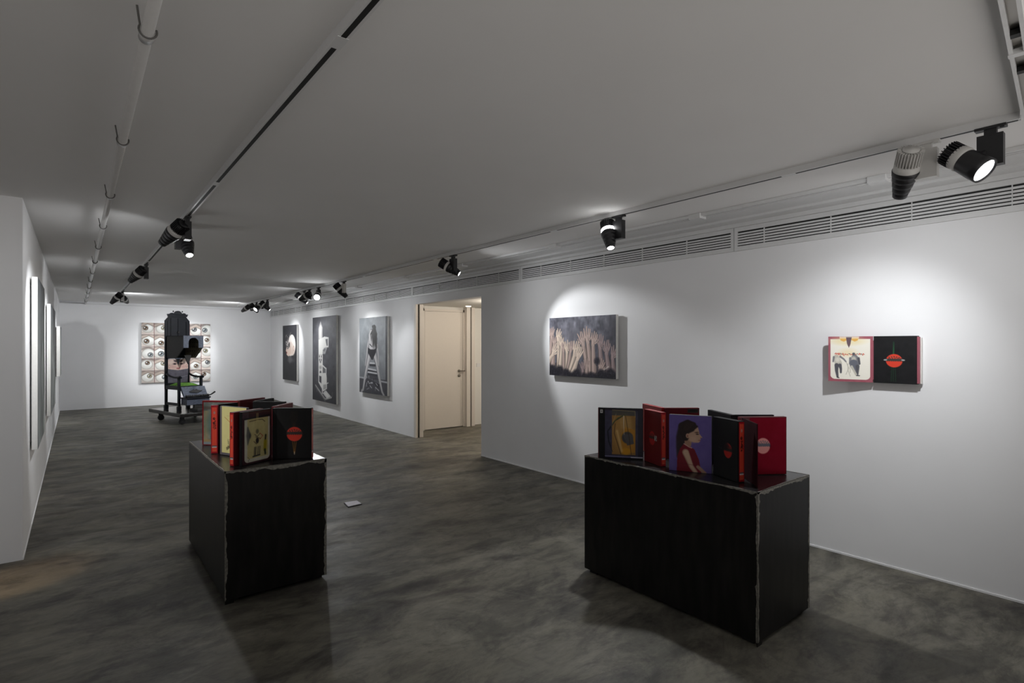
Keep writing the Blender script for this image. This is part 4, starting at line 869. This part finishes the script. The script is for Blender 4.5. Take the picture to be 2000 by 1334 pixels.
panel(r_, o, (2.708, 1.90), (2.811, 1.690), Z0, BH, 0.022, 'board_grey', a_girl(), (0, 0, 0, 0))
panel(r_, o, (2.8105, 1.680), (2.738, 1.490), Z0, BH, 0.038, 'black', a_disc_far(), (0.004, 0.004, 0.004, 0.004), end=a_spine(0.95, 17))
r_, o = book('plain black book box standing open behind the girl portrait', (2.955, 1.65), GR)
panel(r_, o, (3.09, 1.885), (2.955, 1.655), Z0, BH, 0.026, 'black'); panel(r_, o, (2.975, 1.645), (3.155, 1.50), Z0, BH, 0.022, 'black')
hinge(r_, o, (2.96, 1.66), (2.975, 1.645), Z0 + 0.01, Z0 + 0.24)
r_, o = book('burgundy book box with a pink disc on its cover, right end of the right pedestal', (2.91, 1.57), GR)
panel(r_, o, (2.90, 1.560), (2.723, 1.383), Z0, BH, 0.006, 'maroon'); panel(r_, o, (2.908, 1.572), (3.13, 1.418), Z0, BH, 0.03, 'red', a_disc_red(), (0.055, 0.004, 0.004, 0.004), front_mat=M['art_matt'])
# the one on the wall
wz0, wz1 = 1.246, 1.562
r_ = thing('book_box', 'open book box hung on the right wall with two walkers and a red disc', 'book', (4.243, 1.34, wz0)); o = V((4.243, 1.34, wz0))
panel(r_, o, (4.19, 1.606), (4.243, 1.345), wz0, wz1 - wz0, 0.018, 'pink', a_wall_jersey(), (0, 0, 0, 0), front_mat=M['art'])
panel(r_, o, (4.24, 1.339), (4.24, 1.095), wz0, wz1 - wz0, 0.048, 'black', a_wall_disc(), (0, 0, 0, 0), front_mat=M['art'])
MB(o).box((4.241, 1.082, wz0 + 0.006), (4.262, 1.095, wz1 - 0.006)).build('spine', M['pink'], r_, 0.001)
MB(o).box((4.264, 1.076, wz0 + 0.004), (4.286, 1.095, wz1 - 0.012)).build('page_block', M['canvas'], r_, 0.001)
hinge(r_, o, (4.243, 1.345), (4.243, 1.339), wz0 + 0.02, wz1 - 0.03, 'pink')

# ------------------------------------------------------------------ pedestals
def ribbon(o, P, Q, inward, n, wmin, wmax, seed, name, root):
    """irregular ground weld band along the edge P-Q, reaching inwards, proud of the face by 1 mm"""
    r = random.Random(seed); P, Q, inward, n = V(P), V(Q), V(inward), V(n)
    L = (Q - P).length; k = max(8, int(L / 0.012)); m = MB(o); prev = None; wv = wmin
    for i in range(k + 1):
        wv = min(wmax, max(wmin, wv + r.uniform(-1, 1) * (wmax - wmin) * 0.4))
        if r.random() < 0.03: wv = wmax * 1.5
        p = P + (Q - P) * (i / k) + n * 0.0012
        cur = (m._v(p), m._v(p + inward * wv), m._v(p + inward * wv - n * 0.0012))
        if prev:
            m.face([prev[0], cur[0], cur[1], prev[1]]); m.face([prev[1], cur[1], cur[2], prev[2]])
        prev = cur
    return m.build(name, M['seam'], root)
def pedestal(label, x0, x1, y0, y1, zt, seed):
    o = V((x0, y0, 0)); t = thing('steel_pedestal', label, 'pedestal', o, 'black steel pedestals')
    zb = 0.022
    MB(o).box((x0, y0, zb), (x1, y1, zt - 0.004)).build('body', M['steel'], t, 0.0015)
    MB(o).box((x0 + 0.001, y0 + 0.001, zt - 0.004), (x1 - 0.001, y1 - 0.001, zt)).build('top_sheet', M['steel_top'], t)
    for (x, y) in ((x0 + 0.05, y0 + 0.06), (x1 - 0.05, y0 + 0.06), (x0 + 0.05, y1 - 0.06), (x1 - 0.05, y1 - 0.06)):
        MB(o).box((x - 0.03, y - 0.03, 0), (x + 0.03, y + 0.03, zb)).build('foot', M['rubber'], t)
    MB(o).box((x0 + 0.002, y0 + 0.002, 0.0), (x0 + 0.05, y0 + 0.006, zb + 0.01)).build('corner_tab', M['steel'], t)
    a, b, c, d = (x0, y0, zt), (x1, y0, zt), (x0, y1, zt), (x1, y1, zt)
    ribbon(o, a, b, (0, 0, -1), (0, -1, 0), 0.010, 0.026, seed, 'weld_seam', t); ribbon(o, (x0, y0, zt), (x0, y0, zb), (1, 0, 0), (0, -1, 0), 0.004, 0.016, seed + 1, 'weld_seam', t)
    ribbon(o, b, (x1, y0, zb), (-1, 0, 0), (0, -1, 0), 0.005, 0.018, seed + 2, 'weld_seam', t); ribbon(o, a, c, (0, 0, -1), (-1, 0, 0), 0.004, 0.010, seed + 3, 'weld_seam', t)
    ribbon(o, a, (x0, y0, zb), (0, 1, 0), (-1, 0, 0), 0.003, 0.009, seed + 4, 'weld_seam', t); ribbon(o, a, c, (1, 0, 0), (0, 0, 1), 0.003, 0.007, seed + 5, 'weld_seam', t)
    ribbon(o, a, b, (0, 1, 0), (0, 0, 1), 0.004, 0.010, seed + 6, 'weld_seam', t); ribbon(o, b, d, (-1, 0, 0), (0, 0, 1), 0.003, 0.007, seed + 7, 'weld_seam', t)
    return t
pedestal('black steel block pedestal on the left, carrying the red-spined book boxes', 0.670, 1.262, 3.480, 4.750, PZT, 21)
pedestal('black steel block pedestal on the right, under the girl portrait', 2.636, 3.225, 1.335, 2.510, PZT, 41)

# ------------------------------------------------------------------ wheeled platform and throne
th = math.radians(14.2)
PU, PV = V((math.cos(th), math.sin(th), 0)), V((-math.sin(th), math.cos(th), 0))
N0 = V((1.525, 11.80, 0))
pl = thing('wheeled_platform', 'low dark wooden platform on four casters under the throne', 'platform', N0); pl.rotation_euler = (0, 0, th)
PW, PL = 0.78, 1.50
MB().box((0, 0, 0.145), (PW, PL, 0.205)).build('deck', M['platform'], pl, 0.004)
MB().box((0.004, 0.004, 0.205), (PW - 0.004, PL - 0.004, 0.213)).build('top_board', M['platform_top'], pl, 0.002)
for (x, y) in ((0.07, 0.1), (PW - 0.07, 0.1), (0.07, PL - 0.42), (PW - 0.07, PL - 0.42)):
    c = MB(); c.box((x - 0.04, y - 0.04, 0.138), (x + 0.04, y + 0.04, 0.145)); c.box((x - 0.03, y - 0.028, 0.05), (x + 0.03, y - 0.022, 0.14)); c.box((x - 0.03, y + 0.022, 0.05), (x + 0.03, y + 0.028, 0.14))
    co = c.build('caster', M['lamp_black'], pl)
    R = Matrix.Translation((x, y + 0.02, 0.058)) @ Matrix.Rotation(math.radians(90), 4, 'X')
    MB().lathe([(0.02, 0), (0.052, 0), (0.056, 0.006), (0.056, 0.034), (0.052, 0.04), (0.02, 0.04)], 24, R).build('wheel', M['rubber'], co)

tc = math.radians(19.0)
C0 = V((1.405, 12.86, 0.214))      # back left leg
ch = thing('throne_chair', 'tall black wooden throne with a boxed hood and green seat on the platform', 'chair', C0); ch.rotation_euler = (0, 0, tc)
CW, CD = 0.47, 0.50                # width, depth; local x to the right, local -y to the front; z from the platform
Zp = 0.214
def z(v): return v - Zp
B = MB
# backboard: chamfered tall panel with centre panel and side strips
B().prism([(0, 0, z(0.62)), (CW, 0, z(0.62)), (CW, 0, z(2.0)), (CW - 0.075, 0, z(2.09)), (0.075, 0, z(2.09)), (0, 0, z(2.0))], (0, 0.05, 0)).build('backboard', M['chair'], ch, 0.004)
for (a_, b_) in ((0.03, 0.075), (0.095, 0.225), (0.235, 0.375), (0.395, 0.44)):
    B().prism([(a_, -0.012, z(1.3)), (b_, -0.012, z(1.3)), (b_, -0.012, z(2.05 if 0.09 < a_ < 0.38 else 1.985)), (a_, -0.012, z(2.05 if 0.09 < a_ < 0.38 else 1.985))], (0, 0.012, 0)).build('back_board', M['chair'], ch, 0.003)
c = B(); c.box((0.06, -0.03, z(2.085)), (CW - 0.06, 0.06, z(2.115))); c.box((0.05, -0.04, z(2.115)), (CW - 0.05, 0.06, z(2.135)))
c.build('cornice', M['chair'], ch, 0.004)
c = B(); arc = [(CW / 2 + 0.075 * math.cos(q), -0.02, z(2.135) + 0.07 * math.sin(q)) for q in np.linspace(0, math.pi, 14)]
c.prism(arc, (0, 0.04, 0))
for sx in (-1, 1):
    arc = [(CW / 2 + sx * 0.115 + 0.04 * math.cos(q), -0.015, z(2.135) + 0.026 * math.sin(q)) for q in np.linspace(0, math.pi, 8)]; c.prism(arc, (0, 0.03, 0))
    c.lathe([(0.004, 0), (0.013, 0.01), (0.013, 0.02), (0.003, 0.034)], 10, Matrix.Translation((CW / 2 + sx * 0.088, 0.0, z(2.175))))
c.build('crest', M['chair'], ch)
B().lathe([(0.022, 0), (0.022, 0.016), (0.01, 0.02)], 16, Matrix.Translation((CW / 2, -0.012, z(1.765))) @ Matrix.Rotation(math.radians(90), 4, 'X')).build('knob', M['chair_dark'], ch)
# hood box
HL = 0.64; x0, x1 = 0.02, 0.40; zt_, zf, zb_ = z(1.69), z(1.45), z(1.245)
side = lambda x: [(x, 0, zt_), (x, -HL, zt_), (x, -HL, zf), (x, -HL * 0.58, zb_), (x, 0, zb_)]
B().prism(side(x0), (0.018, 0, 0)).build('hood_side', M['chair_dark'], ch, 0.002); B().prism(side(x1 - 0.018), (0.018, 0, 0)).build('hood_side', M['chair_dark'], ch, 0.002)
B().box((x0, -HL, zt_ - 0.016), (x1, 0, zt_)).build('hood_top', M['chair'], ch, 0.002)
aw = 0.095; cxm = (x0 + x1) / 2; ring = [(cxm + aw * math.cos(q), zf + 0.115 + 0.085 * math.sin(q)) for q in np.linspace(0, math.pi, 12)]
fr = [(x0, zt_), (x0, zf)] + [(cxm - aw, zf)] + [(a_, b_) for a_, b_ in ring[::-1]] + [(cxm + aw, zf), (x1, zf), (x1, zt_)]
fp = B()
lft = [(x0, zf), (cxm - aw, zf)] + [(a_, b_) for a_, b_ in ring[::-1][:6]] ; 
for k in range(len(ring) - 1):
    (xa, za), (xb, zb2) = ring[k + 1], ring[k]
    fp.prism([(xa, -HL - 0.014, za), (xb, -HL - 0.014, zb2), (xb, -HL - 0.014, zt_), (xa, -HL - 0.014, zt_)], (0, 0.016, 0))
fp.box((x0, -HL - 0.014, zf), (cxm - aw, -HL + 0.002, zt_)); fp.box((cxm + aw, -HL - 0.014, zf), (x1, -HL + 0.002, zt_))
fp.build('hood_front', M['chair_grain'], ch)
pad = B(); pad.prism([(x1 - 0.03, -0.02, zt_ - 0.02), (x1 - 0.03, -HL + 0.02, zt_ - 0.02), (x1 - 0.03, -HL + 0.02, zf), (x1 - 0.03, -HL * 0.58, zb_ + 0.01), (x1 - 0.03, -0.02, zb_ + 0.01)], (0.012, 0, 0)); pad.build('hood_lining', mat('hood_brown_lining', (0.15, 0.125, 0.085, 1), 0.6, noise=0.4, scale=20), ch)
st = B()
for yy in np.arange(-0.56, -0.05, 0.085):
    for zz in (1.30, 1.385, 1.47, 1.555, 1.63):
        if zz < 1.45 and yy < -0.42: continue
        st.lathe([(0.014, 0), (0.010, 0.008), (0.004, 0.011)], 10, Matrix.Translation((x1 - 0.03, yy, z(zz))) @ Matrix.Rotation(math.radians(-90), 4, 'Y'))
st.build('lining_studs', M['slot'], ch)
B().prism([(0.22, -HL * 0.45, z(1.30)), (0.36, -HL * 0.45, z(1.30)), (0.33, -HL * 0.45, z(1.20)), (0.295, -HL * 0.45, z(1.12))], (0, 0.03, 0)).build('hood_beak', M['chair_dark'], ch)
# painted faces on the lower back
def a_faces():
    c = Cv(0.80, 170, (104, 100, 110)); c.noise(0.02, 8, 8); sk3 = (240, 208, 196)
    c.poly([(0.0, 0.0), (0.8, 0.0), (0.8, 0.03), (0.0, 0.03)], (80, 84, 98))
    for sx in (-1, 1):
        X = lambda u: 0.40 + sx * u
        c.poly([(X(0), 0.10), (X(0.08), 0.04), (X(0.40), 0.04), (X(0.40), 0.44), (X(0), 0.50)], sk3)
        c.ell(X(0.27), 0.15, 0.11, 0.08, (250, 228, 218), soft=16, a=0.8); c.ell(X(0.20), 0.36, 0.12, 0.06, (222, 170, 164), soft=14, a=0.55)
        c.ell(X(0.345), 0.33, 0.04, 0.065, (208, 164, 152), soft=3); c.ell(X(0.345), 0.33, 0.022, 0.042, (244, 214, 202), soft=3)
        c.stroke([(X(0.02), 0.20), (X(0.07), 0.06), (X(0.16), 0.02), (X(0.34), 0.03)], 0.010, (222, 214, 216), 3)
        c.ell(X(0.12), 0.12, 0.060, 0.034, (84, 70, 78), rot=-0.5 * sx, soft=5); c.ell(X(0.135), 0.235, 0.078, 0.036, (128, 98, 98), soft=5); c.ell(X(0.13), 0.235, 0.034, 0.024, (30, 24, 28), soft=3); c.ell(X(0.117), 0.218, 0.006, 0.005, (240, 240, 240))
        c.stroke([(X(0.05), 0.58), (X(0.20), 0.60), (X(0.38), 0.56)], 0.008, (196, 190, 198), 3, 0.6)
    c.poly([(0.33, 0.0), (0.47, 0.0), (0.43, 0.20), (0.40, 0.30), (0.37, 0.20)], (84, 92, 112)); c.ell(0.40, 0.12, 0.014, 0.04, (150, 156, 170), soft=3)
    c.ell(0.40, 0.33, 0.045, 0.035, (232, 196, 184), soft=4); c.ell(0.385, 0.345, 0.009, 0.006, (110, 70, 66)); c.ell(0.415, 0.345, 0.009, 0.006, (110, 70, 66)); c.ell(0.40, 0.415, 0.075, 0.024, (176, 86, 90), soft=3); c.stroke([(0.33, 0.412), (0.47, 0.412)], 0.004, (110, 50, 54)); c.ell(0.40, 0.47, 0.05, 0.012, (196, 160, 150), soft=6)
    c.put(np.clip((c.y - 0.45 + 0.05 * np.abs(c.x - 0.4)) * 7, 0, 1), (96, 92, 104), 0.85); c.noise(0.014, 10, 10)
    c.stroke([(0.02, 0.70), (0.2, 0.80), (0.45, 0.80), (0.78, 0.72)], 0.006, (190, 190, 198), a=0.7); return c
B().box((0.03, -0.014, z(0.73)), (0.44, 0.0, z(1.245))).build('lower_panel', M['chair'], ch)
art_mesh('face_painting', a_faces(), (0.04, -0.0155, z(1.24)), (0.39, 0, 0), (0, 0, -0.50), ch, gain=1.0)
# legs, rails, arms
def post(name, x, y, za, zb, s=0.045): B().box((x, y, z(za)), (x + s, y + s, z(zb))).build(name, M['chair'], ch, 0.004)
post('leg', 0, 0, Zp, 1.0); post('leg', CW - 0.045, 0, Zp, 1.0); post('leg', 0, -CD, Zp, 0.85); post('leg', CW - 0.045, -CD, Zp, 0.86)
for x, y in ((0, 0), (CW - 0.045, 0), (0, -CD), (CW - 0.045, -CD)): B().box((x - 0.012, y - 0.012, 0), (x + 0.057, y + 0.057, 0.085)).build('leg_foot', M['chair'], ch, 0.008)
B().box((0.005, -CD + 0.04, z(0.62)), (0.04, 0.0, z(0.675))).build('seat_rail', M['chair'], ch); B().box((CW - 0.04, -CD + 0.04, z(0.62)), (CW - 0.005, 0.0, z(0.675))).build('seat_rail', M['chair'], ch)
B().box((0.04, -CD + 0.005, z(0.60)), (CW - 0.04, -CD + 0.03, z(0.675))).build('seat_rail', M['chair'], ch); B().box((0.008, -CD + 0.045, z(0.31)), (0.037, 0.0, z(0.36))).build('stretcher', M['chair'], ch); B().box((CW - 0.037, -CD + 0.045, z(0.31)), (CW - 0.008, 0.0, z(0.36))).build('stretcher', M['chair'], ch)
B().box((0.0, -CD, z(0.675)), (CW, 0, z(0.695))).build('seat', M['chair'], ch, 0.003)
cu = B(); ncu = 14
G = [[None] * (ncu + 1) for _ in range(ncu + 1)]
for i in range(ncu + 1):
    for j2 in range(ncu + 1):
        u, v2 = i / ncu, j2 / ncu; hgt = 0.045 * (min(1, 6 * u * (1 - u)) * min(1, 6 * v2 * (1 - v2))) ** 0.6 + 0.006 * math.sin(9 * u + 3) * math.sin(8 * v2)
        G[i][j2] = cu._v((0.05 + 0.37 * u, -CD + 0.02 + (CD - 0.04) * v2, z(0.695) + max(0, hgt)))
for i in range(ncu):
    for j2 in range(ncu): cu.face([G[i][j2], G[i + 1][j2], G[i + 1][j2 + 1], G[i][j2 + 1]], True)
cu.build('cushion', M['cushion'], ch)
for x in (0.022, CW - 0.022):
    B().tube([(x, 0.0, z(0.925)), (x, -0.12, z(0.885)), (x, -0.30, z(0.86)), (x, -0.46, z(0.865)), (x, -CD - 0.03, z(0.875)), (x, -CD - 0.06, z(0.86))], [0.022, 0.02, 0.018, 0.021, 0.026, 0.018], 10).build('armrest', M['chair'], ch)
# tilted front box with carving and lever
x0, x1 = 0.04, CW + 0.03
B().prism([(x0, -CD - 0.01, z(0.68)), (x0, -CD - 0.15, z(0.475)), (x0, -CD - 0.12, z(0.46)), (x0, -CD + 0.005, z(0.62))], (x1 - x0, 0, 0)).build('front_lid', M['chair_grain'], ch, 0.003)
B().box((x0 + 0.01, -CD - 0.22, z(0.33)), (x1 - 0.01, -CD + 0.0, z(0.45))).build('front_drawer', M['chair_grain'], ch, 0.004)
B().box((x0, -CD - 0.25, z(0.45)), (x1, -CD + 0.0, z(0.475))).build('front_shelf', M['chair'], ch, 0.004)
cvn = B(); r = random.Random(6)
def on_lid(u, v): # u across, v down the lid, slightly proud
    a_, b_ = V((0, -CD - 0.01, z(0.68))), V((0, -CD - 0.15, z(0.475))); nn = V((0, -0.83, 0.56))
    p_ = a_ + (b_ - a_) * v + nn * 0.008; p_.x = x0 + (x1 - x0) * u; return p_
bat = [(0.25, 0.5), (0.40, 0.38), (0.47, 0.30), (0.52, 0.38), (0.57, 0.28), (0.63, 0.38), (0.82, 0.48), (0.66, 0.58), (0.55, 0.66), (0.45, 0.62), (0.35, 0.60)]
cvn.prism([on_lid(*q) - V((0, -0.83, 0.56)) * 0.01 for q in bat], V((0, -0.83, 0.56)) * 0.02); cvn.build('carving', M['slot'], ch)
cvn = B()
for k in range(12):
    u = 0.06 + 0.08 * k; cvn.lathe([(0.001, 0), (0.022, 0.004), (0.020, 0.02 + r.uniform(0, 0.03)), (0.004, 0.05)], 8, Matrix.Translation((x0 + (x1 - x0) * u, -CD - 0.18, z(0.475))) @ Matrix.Scale(1.4, 4, (1, 0, 0)))
cvn.build('shelf_ornament', M['slot'], ch)
B().tube([(x1 - 0.03, -CD - 0.19, z(0.49)), (x1 + 0.03, -CD - 0.20, z(0.51)), (x1 + 0.11, -CD - 0.20, z(0.56))], [0.012, 0.012, 0.016], 10).build('lever', M['slot'], ch)
B().box((0.15, -CD - 0.42, 0.001), (0.42, -CD - 0.12, 0.045)).build('footrest', M['chair_dark'], ch, 0.004)
B().box((0.20, -CD - 0.20, 0.045), (0.36, -CD - 0.14, z(0.33))).build('footrest_strut', M['chair_dark'], ch, 0.004)
